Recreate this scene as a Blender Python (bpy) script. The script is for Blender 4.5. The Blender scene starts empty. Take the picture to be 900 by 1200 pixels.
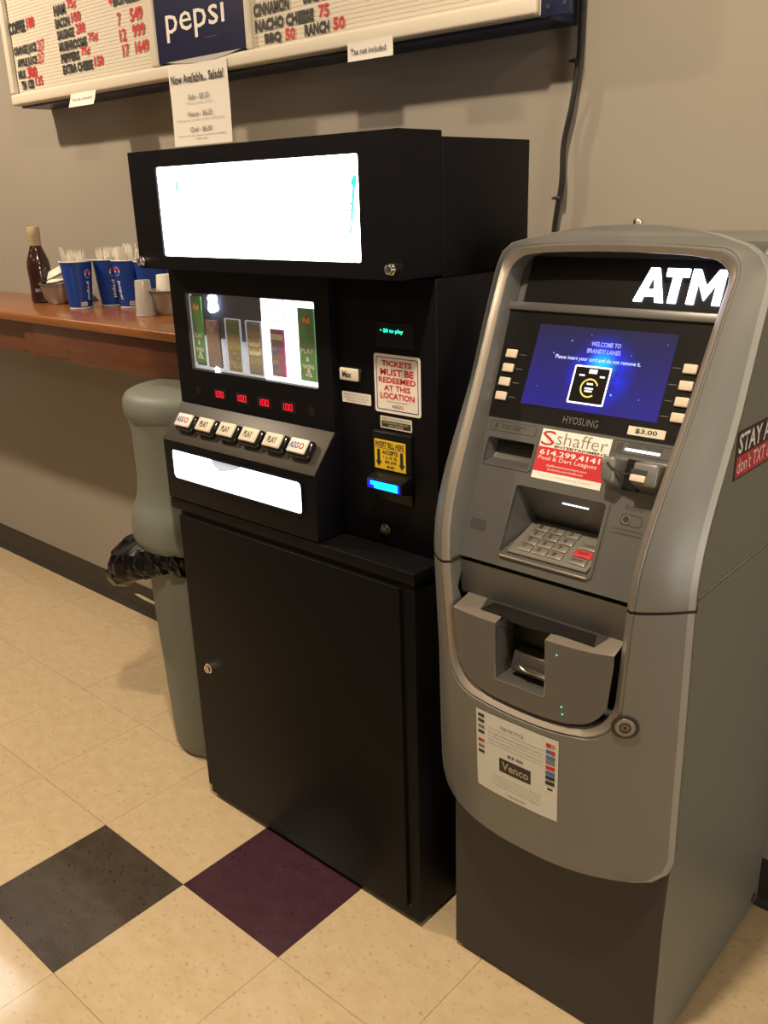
import bpy, bmesh, math, random
from mathutils import Matrix, Vector
random.seed(7)
S = bpy.context.scene
COL = S.collection

# ------------------------------------------------------------------ camera
cam_d = bpy.data.cameras.new('camera'); cam = bpy.data.objects.new('camera', cam_d); COL.objects.link(cam)
cam.location = (1.38856, -0.84782, 1.39313)
cam.rotation_euler = (1.22946, 0.029567, 0.726377)
cam_d.sensor_fit = 'VERTICAL'; cam_d.sensor_height = 36.0
cam_d.lens = 36.0 * 1050.88 / 1200.0
cam_d.clip_start = 0.02
S.camera = cam
# ------------------------------------------------------------------ world, exposure
w = bpy.data.worlds.new('room_air'); S.world = w; w.use_nodes = True
w.node_tree.nodes['Background'].inputs[0].default_value = (1.0, 0.86, 0.68, 1)
w.node_tree.nodes['Background'].inputs[1].default_value = 0.05
S.view_settings.view_transform = 'Standard'; S.view_settings.look = 'None'
S.view_settings.gamma = 1.0; S.view_settings.use_curve_mapping = False
S.view_settings.exposure = 0.22
# ceiling lamps: (x, y, watts, disc radius)
LAMP_Z = 2.62
LAMPS = [(0.85, -0.48, 43, .055), (-1.60, -0.40, 46, .055), (3.00, -0.45, 20, .06), (-0.4, -2.4, 3, .08), (-2.6, -2.4, 4, .08), (1.8, -2.4, 3, .08)]
LAMP_COL = (1.0, 0.805, 0.575)
FILL_W, FILL_COL = 240, (1.0, 0.93, 0.82)  # strength and colour of the added far window light

# ------------------------------------------------------------------ materials
MATS = {}
def mat(name, col, rough=.5, metal=0.0, emit=None, estr=0.0, noise=None, bump=0.0, spec=.5, trans=0.0, alpha=1.0, coat=0.0):
    """noise = (scale, amount): soft mottling of the colour"""
    if name in MATS: return MATS[name]
    m = bpy.data.materials.new(name); m.use_nodes = True
    nt = m.node_tree; b = nt.nodes['Principled BSDF']
    b.inputs['Base Color'].default_value = (*col, 1)
    b.inputs['Roughness'].default_value = rough; b.inputs['Metallic'].default_value = metal
    b.inputs['Specular IOR Level'].default_value = spec
    b.inputs['Transmission Weight'].default_value = trans; b.inputs['Alpha'].default_value = alpha
    b.inputs['Coat Weight'].default_value = coat
    if emit:
        b.inputs['Emission Color'].default_value = (*emit, 1); b.inputs['Emission Strength'].default_value = estr
    if noise or bump:
        geo = nt.nodes.new('ShaderNodeNewGeometry')
        tx = nt.nodes.new('ShaderNodeTexNoise'); tx.inputs['Scale'].default_value = noise[0] if noise else 300
        tx.inputs['Detail'].default_value = 4
        nt.links.new(geo.outputs['Position'], tx.inputs['Vector'])
        if noise:
            mx = nt.nodes.new('ShaderNodeMix'); mx.data_type = 'RGBA'
            a = noise[1]
            mx.inputs[6].default_value = (*[c*(1-a) for c in col], 1)
            mx.inputs[7].default_value = (*[min(1, c*(1+a)) for c in col], 1)
            nt.links.new(tx.outputs['Fac'], mx.inputs[0]); nt.links.new(mx.outputs[2], b.inputs['Base Color'])
        if bump:
            t2 = nt.nodes.new('ShaderNodeTexNoise'); t2.inputs['Scale'].default_value = 900
            nt.links.new(geo.outputs['Position'], t2.inputs['Vector'])
            bp = nt.nodes.new('ShaderNodeBump'); bp.inputs['Strength'].default_value = bump; bp.inputs['Distance'].default_value = .001
            nt.links.new(t2.outputs['Fac'], bp.inputs['Height']); nt.links.new(bp.outputs['Normal'], b.inputs['Normal'])
    MATS[name] = m; return m

def tile_mat(name, base, fleck, light, rough):
    m = bpy.data.materials.new(name); m.use_nodes = True; nt = m.node_tree; b = nt.nodes['Principled BSDF']
    N = nt.nodes.new; L = nt.links.new
    geo = N('ShaderNodeNewGeometry')
    mp = N('ShaderNodeMapping'); mp.inputs['Scale'].default_value = (1, 1.7, 1); mp.inputs['Rotation'].default_value = (0, 0, .5)
    L(geo.outputs['Position'], mp.inputs['Vector'])
    n1 = N('ShaderNodeTexNoise'); n1.inputs['Scale'].default_value = 75; n1.inputs['Detail'].default_value = 3; L(mp.outputs[0], n1.inputs['Vector'])
    r1 = N('ShaderNodeValToRGB'); r1.color_ramp.elements[0].position = .61; r1.color_ramp.elements[1].position = .70; L(n1.outputs['Fac'], r1.inputs[0])
    n2 = N('ShaderNodeTexNoise'); n2.inputs['Scale'].default_value = 22; n2.inputs['Detail'].default_value = 5; L(mp.outputs[0], n2.inputs['Vector'])
    r2 = N('ShaderNodeValToRGB'); r2.color_ramp.elements[0].position = .35; r2.color_ramp.elements[1].position = .75; L(n2.outputs['Fac'], r2.inputs[0])
    m1 = N('ShaderNodeMix'); m1.data_type = 'RGBA'; m1.inputs[6].default_value = (*base, 1); m1.inputs[7].default_value = (*light, 1); L(r2.outputs[0], m1.inputs[0])
    m2 = N('ShaderNodeMix'); m2.data_type = 'RGBA'; m2.inputs[7].default_value = (*fleck, 1)
    L(m1.outputs[2], m2.inputs[6]); L(r1.outputs[0], m2.inputs[0]); L(m2.outputs[2], b.inputs['Base Color'])
    # worn streaks in the wax
    n3 = N('ShaderNodeTexNoise'); n3.inputs['Scale'].default_value = 9; L(geo.outputs['Position'], n3.inputs['Vector'])
    mr = N('ShaderNodeMapRange'); mr.inputs[3].default_value = rough-.04; mr.inputs[4].default_value = rough+.06
    L(n3.outputs['Fac'], mr.inputs[0]); L(mr.outputs[0], b.inputs['Roughness'])
    b.inputs['Specular IOR Level'].default_value = .75
    MATS[name] = m; return m

def wood_mat(name, c1, c2, c3, axis_scale=(1.2, 9, 14), rough=.28):
    m = bpy.data.materials.new(name); m.use_nodes = True; nt = m.node_tree; b = nt.nodes['Principled BSDF']
    N = nt.nodes.new; L = nt.links.new
    geo = N('ShaderNodeNewGeometry'); mp = N('ShaderNodeMapping'); mp.inputs['Scale'].default_value = axis_scale
    L(geo.outputs['Position'], mp.inputs['Vector'])
    n1 = N('ShaderNodeTexNoise'); n1.inputs['Scale'].default_value = 3.2; n1.inputs['Detail'].default_value = 6; n1.inputs['Distortion'].default_value = 1.2
    L(mp.outputs[0], n1.inputs['Vector'])
    r = N('ShaderNodeValToRGB'); e = r.color_ramp.elements
    e[0].position = .3; e[0].color = (*c1, 1); e[1].position = .62; e[1].color = (*c2, 1)
    q = e.new(.75); q.color = (*c3, 1)
    L(n1.outputs['Fac'], r.inputs[0]); L(r.outputs[0], b.inputs['Base Color'])
    b.inputs['Roughness'].default_value = rough; b.inputs['Coat Weight'].default_value = .35; b.inputs['Coat Roughness'].default_value = .18
    MATS[name] = m; return m

def screen_mat(name, O, tdir):
    """blue glowing standby picture: nebula ball + dark blue ground (a lit screen)"""
    m = bpy.data.materials.new(name); m.use_nodes = True; nt = m.node_tree; b = nt.nodes['Principled BSDF']
    N = nt.nodes.new; L = nt.links.new
    tc = N('ShaderNodeTexCoord'); sp = N('ShaderNodeSeparateXYZ'); L(tc.outputs['Generated'], sp.inputs[0])
    def ball(cx, cy, r0, r1):
        sx = N('ShaderNodeMath'); sx.operation = 'SUBTRACT'; L(sp.outputs[0], sx.inputs[0]); sx.inputs[1].default_value = cx
        sxm = N('ShaderNodeMath'); sxm.operation = 'MULTIPLY'; L(sx.outputs[0], sxm.inputs[0]); sxm.inputs[1].default_value = 1.8
        sy = N('ShaderNodeMath'); sy.operation = 'SUBTRACT'; L(sp.outputs[1], sy.inputs[0]); sy.inputs[1].default_value = cy
        px = N('ShaderNodeMath'); px.operation = 'POWER'; L(sxm.outputs[0], px.inputs[0]); px.inputs[1].default_value = 2
        py = N('ShaderNodeMath'); py.operation = 'POWER'; L(sy.outputs[0], py.inputs[0]); py.inputs[1].default_value = 2
        ad = N('ShaderNodeMath'); L(px.outputs[0], ad.inputs[0]); L(py.outputs[0], ad.inputs[1])
        sq = N('ShaderNodeMath'); sq.operation = 'SQRT'; L(ad.outputs[0], sq.inputs[0])
        mr = N('ShaderNodeMapRange'); mr.inputs[1].default_value = r0; mr.inputs[2].default_value = r1
        mr.inputs[3].default_value = 1; mr.inputs[4].default_value = 0; mr.interpolation_type = 'SMOOTHSTEP'
        L(sq.outputs[0], mr.inputs[0]); return mr.outputs[0]
    nz = N('ShaderNodeTexNoise'); nz.inputs['Scale'].default_value = 7; nz.inputs['Detail'].default_value = 6; L(tc.outputs['Generated'], nz.inputs['Vector'])
    rp = N('ShaderNodeValToRGB'); rp.color_ramp.elements[0].position = .36; rp.color_ramp.elements[1].position = .58; L(nz.outputs['Fac'], rp.inputs[0])
    b1 = ball(.53, .48, .20, .50); b2 = ball(.53, .56, 0, .24)
    ml = N('ShaderNodeMath'); ml.operation = 'MULTIPLY'; ad2 = N('ShaderNodeMath'); ad2.use_clamp = True; L(rp.outputs[0], ad2.inputs[0]); ad2.inputs[1].default_value = .25; L(b1, ml.inputs[0]); L(ad2.outputs[0], ml.inputs[1])
    low = N('ShaderNodeMix'); low.data_type = 'RGBA'; low.inputs[6].default_value = (.026, .020, .26, 1); low.inputs[7].default_value = (.026, .023, .075, 1); L(sp.outputs[1], low.inputs[0])
    x1 = N('ShaderNodeMix'); x1.data_type = 'RGBA'; x1.inputs[7].default_value = (.02, .04, 1.0, 1); L(low.outputs[2], x1.inputs[6]); L(ml.outputs[0], x1.inputs[0])
    x2 = N('ShaderNodeMix'); x2.data_type = 'RGBA'; x2.inputs[7].default_value = (.03, .75, 1.3, 1); L(x1.outputs[2], x2.inputs[6]); L(b2, x2.inputs[0])
    L(x2.outputs[2], b.inputs['Emission Color']); b.inputs['Emission Strength'].default_value = .78
    b.inputs['Base Color'].default_value = (.006, .006, .010, 1); b.inputs['Roughness'].default_value = .3; b.inputs['Specular IOR Level'].default_value = .2
    MATS[name] = m; return m

WALL = mat('wall_paint', (.298, .268, .230), .75, noise=(3, .05), bump=.10)
CEIL = mat('ceiling_paint', (.55, .52, .47), .8)
GROUT = mat('tile_joint', (.20, .15, .10), .8)
TCREAM = tile_mat('cream_vinyl', (.52, .405, .255), (.41, .30, .175), (.565, .455, .30), .09)
TDARK = tile_mat('charcoal_vinyl', (.052, .042, .034), (.022, .018, .015), (.070, .058, .048), .10)
TPURP = tile_mat('plum_vinyl', (.050, .020, .032), (.030, .013, .020), (.066, .028, .043), .10)
RUBBER = mat('dark_rubber', (.028, .024, .021), .5)
BLACK = mat('black_powder_coat', (.0036, .0033, .0038), .50, noise=(400, .3), bump=.10, spec=.13)
BLACKM = mat('glow_tinted_black_coat', (.0032, .0032, .0052), .48, noise=(400, .3), bump=.10, spec=.14)  # blue cast of the sign glow is mixed into this black
BLACKG = mat('black_gloss', (.006, .006, .008), .12)
BROWNB = mat('button_shelf_paint', (.042, .035, .029), .45)
CHROME = mat('chrome', (.75, .72, .68), .18, 1.0)
DKMETAL = mat('dull_lock_metal', (.22, .21, .20), .35, .9)
SIGNW = mat('lit_sign_white', (.9, .9, .9), .4, emit=(.93, .96, 1.0), estr=7.0)
TRAYW = mat('lit_tray_white', (.9, .9, .9), .4, emit=(.90, .95, 1.0), estr=4.2)
LEDW = mat('led_lamp_white', (1, 1, 1), .4, emit=(.85, .92, 1.0), estr=28)
LEDBAR = mat('led_bar_blue_white', (1, 1, 1), .4, emit=(.62, .72, 1.0), estr=2.2)
WINW = mat('lit_window_white', (.9, .9, .9), .4, emit=(.9, .94, 1.0), estr=1.8)
RED = mat('red_led', (.2, 0, 0), .4, emit=(1, .006, .03), estr=1.5)
GREENLED = mat('green_vfd', (0, .2, .1), .4, emit=(.02, .9, .55), estr=1.6)
BLUELED = mat('blue_led', (0, .1, .3), .4, emit=(.0, .55, 1.0), estr=3.0)
BLUEGLOW = mat('blue_bezel_glow', (0, .0, .3), .4, emit=(.005, .005, .75), estr=1.3)
PAPER = mat('white_paper', (.72, .69, .64), .7)
PAPERC = mat('cream_label', (.62, .58, .47), .6)
INK = mat('black_ink', (.02, .02, .02), .6)
GREYINK = mat('grey_ink', (.16, .15, .14), .6)
REDINK = mat('red_ink', (.50, .012, .02), .6)
BLUEINK = mat('blue_ink', (.03, .04, .25), .6)
YELLOW = mat('yellow_label', (.72, .50, .02), .6)
STEELP = mat('silver_paint', (.178, .180, .172), .43, .5, noise=(700, .10))
STEELR = mat('silver_rim', (.25, .22, .185), .38, .5)
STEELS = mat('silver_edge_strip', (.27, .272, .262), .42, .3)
STEELI = mat('silver_panel_paint', (.122, .121, .117), .40, .45, noise=(700, .08))
STEELB = mat('grey_body_paint', (.185, .196, .176), .48, .35, noise=(500, .10))
STEELD = mat('dark_brown_grey_paint', (.029, .0275, .0285), .5, .2, noise=(500, .08))
SCREENBLK = mat('screen_surround_black', (.006, .0055, .006), .35, spec=.25)
KEYBTN = mat('function_key_grey', (.62, .53, .42), .4)
KEYMET = mat('keypad_metal', (.36, .34, .30), .35, .7)
ATMW = mat('lit_letters', (1, 1, 1), .4, emit=(.72, .76, 1.0), estr=6.0)
WOODT = wood_mat('orange_pine_top', (.20, .064, .016), (.25, .090, .024), (.14, .040, .010))
WOODA = wood_mat('knotty_red_pine', (.085, .024, .009), (.130, .040, .014), (.040, .011, .005), (1.0, 6, 7), .4)
BINGREY = mat('grey_green_plastic', (.150, .165, .145), .55, noise=(30, .04))
BAG = mat('black_bin_liner', (.0022, .0022, .0026), .24, spec=.35)
NAVY = mat('navy_metal', (.012, .018, .06), .4)
BOARDW = mat('cream_letter_board', (.60, .55, .46), .6)
PEPSIB = mat('pepsi_navy', (.006, .008, .045), .3)
CUPB = mat('cup_blue', (.006, .042, .27), .4)
CUPW = mat('cup_white', (.70, .66, .58), .5)
PLASTICW = mat('utensil_white', (.82, .78, .70), .45)
CLEARP = mat('frosted_plastic', (.75, .70, .64), .35, trans=.55)
STEELBOWL = mat('brushed_steel', (.36, .34, .31), .38, .75)
SAUCE = mat('dark_sauce_glass', (.030, .010, .008), .12, coat=.3)
CAPT = mat('tan_shrink_cap', (.40, .33, .20), .4)
CABLE = mat('black_cable', (.012, .011, .011), .5)
CABLEG = mat('grey_cable', (.09, .08, .07), .5)
GREENP = mat('ticket_green', (.035, .22, .03), .5, noise=(60, .6))
MIRROR = mat('tinted_mirror', (.030, .042, .085), .15, .35)

# ------------------------------------------------------------------ mesh helpers
class MB:
    def __init__(s): s.v = []; s.f = []
    def add(s, vs, fs):
        o = len(s.v); s.v += [tuple(p) for p in vs]; s.f += [tuple(o+i for i in f) for f in fs]; return s
    def box(s, x0, x1, y0, y1, z0, z1):
        return s.add([(x0,y0,z0),(x1,y0,z0),(x1,y1,z0),(x0,y1,z0),(x0,y0,z1),(x1,y0,z1),(x1,y1,z1),(x0,y1,z1)],
                     [(3,2,1,0),(4,5,6,7),(0,1,5,4),(1,2,6,5),(2,3,7,6),(3,0,4,7)])
    def xbox(s, x0, x1, y0, y1, z0, z1, M):
        b = MB().box(x0, x1, y0, y1, z0, z1); return s.add([M @ Vector(p) for p in b.v], b.f)
    def prism(s, poly, a, b, M=Matrix()):
        """polygon (2-D, in the frame's x,y) swept from a to b along the frame's z"""
        n = len(poly)
        vs = [M @ Vector((p[0], p[1], a)) for p in poly] + [M @ Vector((p[0], p[1], b)) for p in poly]
        fs = [tuple(reversed(range(n))), tuple(range(n, 2*n))] + [(i, (i+1) % n, n+(i+1) % n, n+i) for i in range(n)]
        return s.add(vs, fs)
    def lathe(s, prof, c=(0,0,0), n=28, sx=1, sy=1, cap=True):
        vs = []; fs = []
        for r, z in prof:
            for k in range(n):
                a = 2*math.pi*k/n; vs.append((c[0]+r*sx*math.cos(a), c[1]+r*sy*math.sin(a), c[2]+z))
        for i in range(len(prof)-1):
            for k in range(n):
                k2 = (k+1) % n; fs.append((i*n+k, i*n+k2, (i+1)*n+k2, (i+1)*n+k))
        if cap:
            if prof[0][0] > 1e-6: fs.append(tuple(reversed(range(n))))
            if prof[-1][0] > 1e-6: fs.append(tuple(range((len(prof)-1)*n, len(prof)*n)))
        return s.add(vs, fs)
    def disc(s, c, r, d, M=Matrix(), n=20):
        """short cylinder in frame M: centre c (x,y), from z=0 to d"""
        return s.prism([(c[0]+r*math.cos(2*math.pi*k/n), c[1]+r*math.sin(2*math.pi*k/n)) for k in range(n)], 0, d, M)
    def tube(s, path, r, n=8, closed=False, flat=1.0):
        P = [Vector(p) for p in path]; m = len(P); rings = []
        u = None
        for i in range(m):
            if closed: t = P[(i+1) % m]-P[i-1]
            else: t = P[min(i+1, m-1)]-P[max(i-1, 0)]
            t.normalize()
            if u is None:
                u = Vector((0, 0, 1)).cross(t)
                if u.length < .3: u = Vector((1, 0, 0)).cross(t)
            u = u-t*u.dot(t); u.normalize(); v = t.cross(u)
            rr = r[i] if isinstance(r, (list, tuple)) else r
            rings.append([P[i]+u*rr*math.cos(2*math.pi*k/n)+v*rr*flat*math.sin(2*math.pi*k/n) for k in range(n)])
        vs = [p for q in rings for p in q]; fs = []
        for i in range(m if closed else m-1):
            j = (i+1) % m
            for k in range(n): fs.append((i*n+k, i*n+(k+1) % n, j*n+(k+1) % n, j*n+k))
        if not closed: fs += [tuple(reversed(range(n))), tuple(range((m-1)*n, m*n))]
        return s.add(vs, fs)
    def build(s, name, m, parent=None, smooth=False, bevel=0, seg=2, local=False, sub=0):
        me = bpy.data.meshes.new(name); me.from_pydata(s.v, [], s.f)
        bm = bmesh.new(); bm.from_mesh(me)
        bmesh.ops.remove_doubles(bm, verts=bm.verts, dist=1e-6)
        bmesh.ops.recalc_face_normals(bm, faces=bm.faces)
        if bevel:
            ed = [e for e in bm.edges if len(e.link_faces) == 2 and e.calc_face_angle(0) > .5]
            bmesh.ops.bevel(bm, geom=ed, offset=bevel, segments=seg, affect='EDGES', profile=.5, clamp_overlap=True)
        bm.to_mesh(me); bm.free()
        if smooth or bevel:
            for p in me.polygons: p.use_smooth = True
            me.set_sharp_from_angle(angle=math.radians(38 if smooth else 50))
        return link(name, me, m, parent, local)
def link(name, me, m, parent=None, local=False):
    me.materials.clear(); me.materials.append(m)
    o = bpy.data.objects.new(name, me); COL.objects.link(o)
    if parent is not None: put(o, parent, local)
    return o
def put(o, parent, local=False):
    o.parent = parent
    if not local:
        r = parent; M = Matrix()
        while r is not None:
            M = Matrix.LocRotScale(r.location, r.rotation_euler, r.scale) @ (r.matrix_parent_inverse @ M if False else M) if r.parent is None else M
            r = r.parent
        if parent.parent is None: o.matrix_parent_inverse = M.inverted()
def thing(name, label, cat, loc=(0,0,0), rz=0, group=None):
    o = bpy.data.objects.new(name, None); COL.objects.link(o); o.location = loc; o.rotation_euler = (0, 0, rz)
    o.empty_display_size = .05
    return tag(o, label, cat, group)
def tag(o, label, cat, group=None):
    o['label'] = label; o['category'] = cat
    if group: o['group'] = group
    return o
def struct(o): o['kind'] = 'structure'; return o
def lab(o, s): o['label'] = s; return o

def frame(o, xa, ya):
    xa = Vector(xa).normalized(); ya = Vector(ya).normalized(); za = xa.cross(ya)
    return Matrix(((xa.x, ya.x, za.x, o[0]), (xa.y, ya.y, za.y, o[1]), (xa.z, ya.z, za.z, o[2]), (0, 0, 0, 1)))
def front(y): return frame((0, y, 0), (1, 0, 0), (0, 0, 1))          # frame on a plane facing the room: x, z -> local x, y
def rrect(x0, x1, y0, y1, r, n=5):
    P = []
    for cx, cy, a0 in ((x1-r, y0+r, -90), (x1-r, y1-r, 0), (x0+r, y1-r, 90), (x0+r, y0+r, 180)):
        for k in range(n+1):
            a = math.radians(a0+90*k/n); P.append((cx+r*math.cos(a), cy+r*math.sin(a)))
    return P
def ring(outer, inner, a, b, M=Matrix()):
    """frame-shaped plate between two loops of equal length"""
    n = len(outer); mb = MB()
    vs = [M @ Vector((*p, z)) for z in (a, b) for L in (outer, inner) for p in L]
    fs = []
    for i in range(n):
        j = (i+1) % n
        fs += [(i, n+i, n+j, j)[::1], (2*n+i, 2*n+j, 3*n+j, 3*n+i), (i, j, 2*n+j, 2*n+i), (n+j, n+i, 3*n+i, 3*n+j)]
    return mb.add(vs, fs)

def words(txt, x0, x1, y0, y1, M, m, parent, name='lettering', bold=0.0, ext=.0003, lift=.0002, res=2, keep=False, shear=0.0, local=False, space=1.0):
    """flat print: text fitted into the rectangle x0..x1, y0..y1 of frame M"""
    c = bpy.data.curves.new(name, 'FONT'); c.body = txt; c.size = 1; c.resolution_u = res
    c.offset = bold; c.fill_mode = 'FRONT'; c.align_x = 'CENTER'; c.shear = shear; c.space_character = space
    o = bpy.data.objects.new(name, c); COL.objects.link(o)
    dg = bpy.context.evaluated_depsgraph_get(); dg.update()
    me = bpy.data.meshes.new_from_object(o.evaluated_get(dg)); bpy.data.objects.remove(o); bpy.data.curves.remove(c)
    xs = [v.co.x for v in me.vertices]; ys = [v.co.y for v in me.vertices]
    ax, bx, ay, by = min(xs), max(xs), min(ys), max(ys)
    sx = (x1-x0)/(bx-ax); sy = (y1-y0)/(by-ay)
    if keep: sx = sy = min(sx, sy)
    cx, cy = (x0+x1)/2, (y0+y1)/2
    for v in me.vertices:
        p = Vector(((v.co.x-(ax+bx)/2)*sx+cx, (v.co.y-(ay+by)/2)*sy+cy, ext+lift)); v.co = M @ p
    return link(name, me, m, parent, local)

# ================================================================== THE SETTING
T = 0.3048
YW = 0.735
XL, XR, YF, ZC = -4.3, 13.4, -7.2, 2.66
floor = struct(MB().box(XL, XR, YF, YW+.1, -.08, -.003).build('floor', GROUT))
tile_me = {}
def tile_mesh(key, w_, d_):
    b = MB(); g = .00045
    b.box(g, w_-g, g, d_-g, -.003, 0)
    me = bpy.data.meshes.new('floor_tile'); me.from_pydata(b.v, [], b.f); tile_me[key] = me; return me
full = {'c': tile_mesh('c', T, T), 'd': tile_mesh('d', T, T), 'p': tile_mesh('p', T, T), 'cut': tile_mesh('cut', T, YW-2*T)}
for k, mm in (('c', TCREAM), ('d', TDARK), ('p', TPURP), ('cut', TCREAM)): full[k].materials.append(mm)
n_t = 0
rest = MB()
for i in range(-14, 44):
    for j in range(-23, 3):
        key = 'cut' if j == 2 else 'c'
        if (i, j) == (-1, -1): key = 'd'
        if (i, j) == (0, 0): key = 'p'
        if -12 <= i <= 6 and -9 <= j <= 2:
            o = bpy.data.objects.new('floor_tile', full[key]); COL.objects.link(o); o.location = (i*T, j*T, 0); o.parent = floor; n_t += 1
        else:
            d_ = (YW-2*T) if j == 2 else T
            rest.box(i*T+.00045, i*T+T-.00045, j*T+.00045, j*T+d_-.00045, -.003, 0)
ro = rest.build('outer_floor_tile', TCREAM, floor, local=True); ro['kind'] = 'stuff'
wall_back = struct(MB().box(XL-.1, XR+.1, YW, YW+.12, -.003, ZC).build('wall_back', WALL))
struct(MB().box(XL-.12, XL, YF, YW, -.003, ZC).build('wall_left', WALL))
struct(MB().box(XR, XR+.12, YF, YW, -.003, ZC).build('wall_right', WALL))
struct(MB().box(XL-.12, XR+.12, YF-.12, YF, -.003, ZC).build('wall_front', WALL))
struct(MB().box(XL-.12, XR+.12, YF-.12, YW+.12, ZC, ZC+.1).build('ceiling', CEIL))
# cove base: upright strip with a toe that runs out onto the floor
bb = MB()
prof = [(YW, .0), (YW-.016, .0), (YW-.016, .004), (YW-.006, .016), (YW-.004, .03), (YW-.004, .104), (YW-.002, .108), (YW, .108)]
bb.add([(x, y, z) for x in (XL, XR) for y, z in prof],
       [tuple(range(8)), tuple(range(15, 7, -1))] + [(i, (i+1) % 8, 8+(i+1) % 8, 8+i) for i in range(8)])
base = struct(bb.build('baseboard_back', RUBBER))
sc = MB()
sc.add([(x, YW-.0050, z) for x, z in ((-1.272, .061), (-1.237, .070), (-1.123, .066), (-1.126, .054), (-1.215, .055))], [(0, 1, 2, 3, 4)])
lab(sc.build('scuff', PAPERC, base), 'pale paint scuff on the dark baseboard')

# unseen bright window added in the far right-hand wall as a fill light
wn = struct(ring([(3.10, .85), (4.90, .85), (4.90, 2.25), (3.10, 2.25)], [(3.17, .92), (4.83, .92), (4.83, 2.18), (3.17, 2.18)], 0, .05, frame((XR-.052, 0, 0), (0, -1, 0), (0, 0, 1)) @ Matrix.Scale(-1, 4, (0, 0, 1)) @ Matrix.Translation((0, 0, -.05))).build('added_fill_window', CUPW))
MB().box(XR-.012, XR-.008, -4.83, -3.17, .92, 2.18).build('pane', mat('lit_pane', (.8, .8, .8), .2, emit=FILL_COL, estr=6.0), wn)
dl = bpy.data.lights.new('far_fill_light', 'AREA'); dl.shape = 'RECTANGLE'; dl.size = 1.6; dl.size_y = 1.2; dl.energy = FILL_W; dl.color = FILL_COL
do = bpy.data.objects.new('far_fill_light', dl); COL.objects.link(do); do.location = (XR-.07, -4.0, 1.55); do.rotation_euler = (math.radians(90), 0, math.radians(90)); do.parent = wn
# white ceiling panel light far to the left (above the frame)
pl_ = thing('ceiling_panel_light', 'square white ceiling light panel at the left of the room', 'ceiling light', (-2.85, .30, ZC))
ring([(-.32, -.32), (.32, -.32), (.32, .32), (-.32, .32)], [(-.29, -.29), (.29, -.29), (.29, .29), (-.29, .29)], -.012, -.0005).build('frame', CUPW, pl_, local=True)
MB().box(-.29, .29, -.29, .29, -.006, -.002).build('diffuser', mat('panel_diffuser', (1, 1, 1), .5, emit=(1.0, .95, .88), estr=5.0), pl_, local=True)
# ceiling downlights (above the frame); the last three are added as room fill
for k, (lx, ly, wt, rad) in enumerate(LAMPS):
    t = thing('ceiling_downlight', ['round recessed ceiling downlight above the cash machine', 'round recessed ceiling downlight above the left end of the menu board',
        'round recessed ceiling downlight to the right of the cash machine', 'added round fill downlight in the middle of the room', 'added round fill downlight at the left of the room',
        'added round fill downlight at the right of the room'][k], 'ceiling light', (lx, ly, ZC), 0, 'recessed ceiling downlights')
    MB().lathe([(rad+.004, 0), (rad+.03, 0), (rad+.03, -.006), (rad+.004, -.010), (rad+.004, 0)], (0, 0, 0), cap=False).build('trim_ring', CUPW, t, local=True)
    MB().lathe([(rad+.002, -.001), (rad+.002, -.004)], (0, 0, 0)).build('lens', mat('lamp_lens', (1, 1, 1), .5, emit=LAMP_COL, estr=8), t, local=True)
    ld = bpy.data.lights.new('lamp', 'AREA'); ld.shape = 'DISK'; ld.size = rad*2; ld.energy = wt; ld.color = LAMP_COL
    lo = bpy.data.objects.new('lamp', ld); COL.objects.link(lo); lo.parent = t; lo.location = (0, 0, -.014)

# ================================================================== MACHINE STAND
stand = thing('machine_stand', 'black steel floor cabinet under the lit ticket machine, with a locked door', 'cabinet', (.14, .39, 0))
CX0, CX1, CY0, CY1 = -.196, .472, .234, .56
MB().box(CX0, CX1, CY0, CY1, .012, .752).build('body', BLACK, stand, bevel=.002)
door = MB().box(CX0+.003, .443, CY0-.0085, CY0-.0005, .042, .742).build('door', BLACK, stand, bevel=.0015)
MB().box(.4445, .4475, CY0-.0012, CY0-.0002, .040, .744).build('door_gap', BLACKG, stand)
Mf = front(CY0-.0085)
lk = MB().disc((-.139, .381), .012, .004, Mf).disc((-.139, .381), .0085, .010, Mf).build('lock', CHROME, door, smooth=True)
MB().xbox(-.1405, -.1375, .376, .386, .010, .0104, Mf).build('keyhole', INK, stand)
MB().box(CX0-.029, CX1+.003, CY0-.004, CY1, .7525, .776).build('top', BLACK, stand, bevel=.002)
for (fx, fy) in ((CX0+.05, CY0+.05), (CX1-.05, CY0+.05), (CX0+.05, CY1-.05), (CX1-.05, CY1-.05)):
    MB().lathe([(.022, 0), (.022, .012)], (fx, fy, 0), 14).build('foot', RUBBER, stand)

# ================================================================== TICKET MACHINE
tm = thing('ticket_machine', 'black pull-tab ticket vending machine with a glowing white top sign', 'vending machine', (.12, .43, .777))
Z0 = .777
BX0, BX1, BY0, BY1 = -.225, .472, .303, .565
MB().box(BX0, BX1, BY0, BY1, Z0, 1.262).box(BX0, BX1, .322, BY1, 1.262, 1.473).build('body', BLACKM, tm, bevel=.0018)
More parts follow.
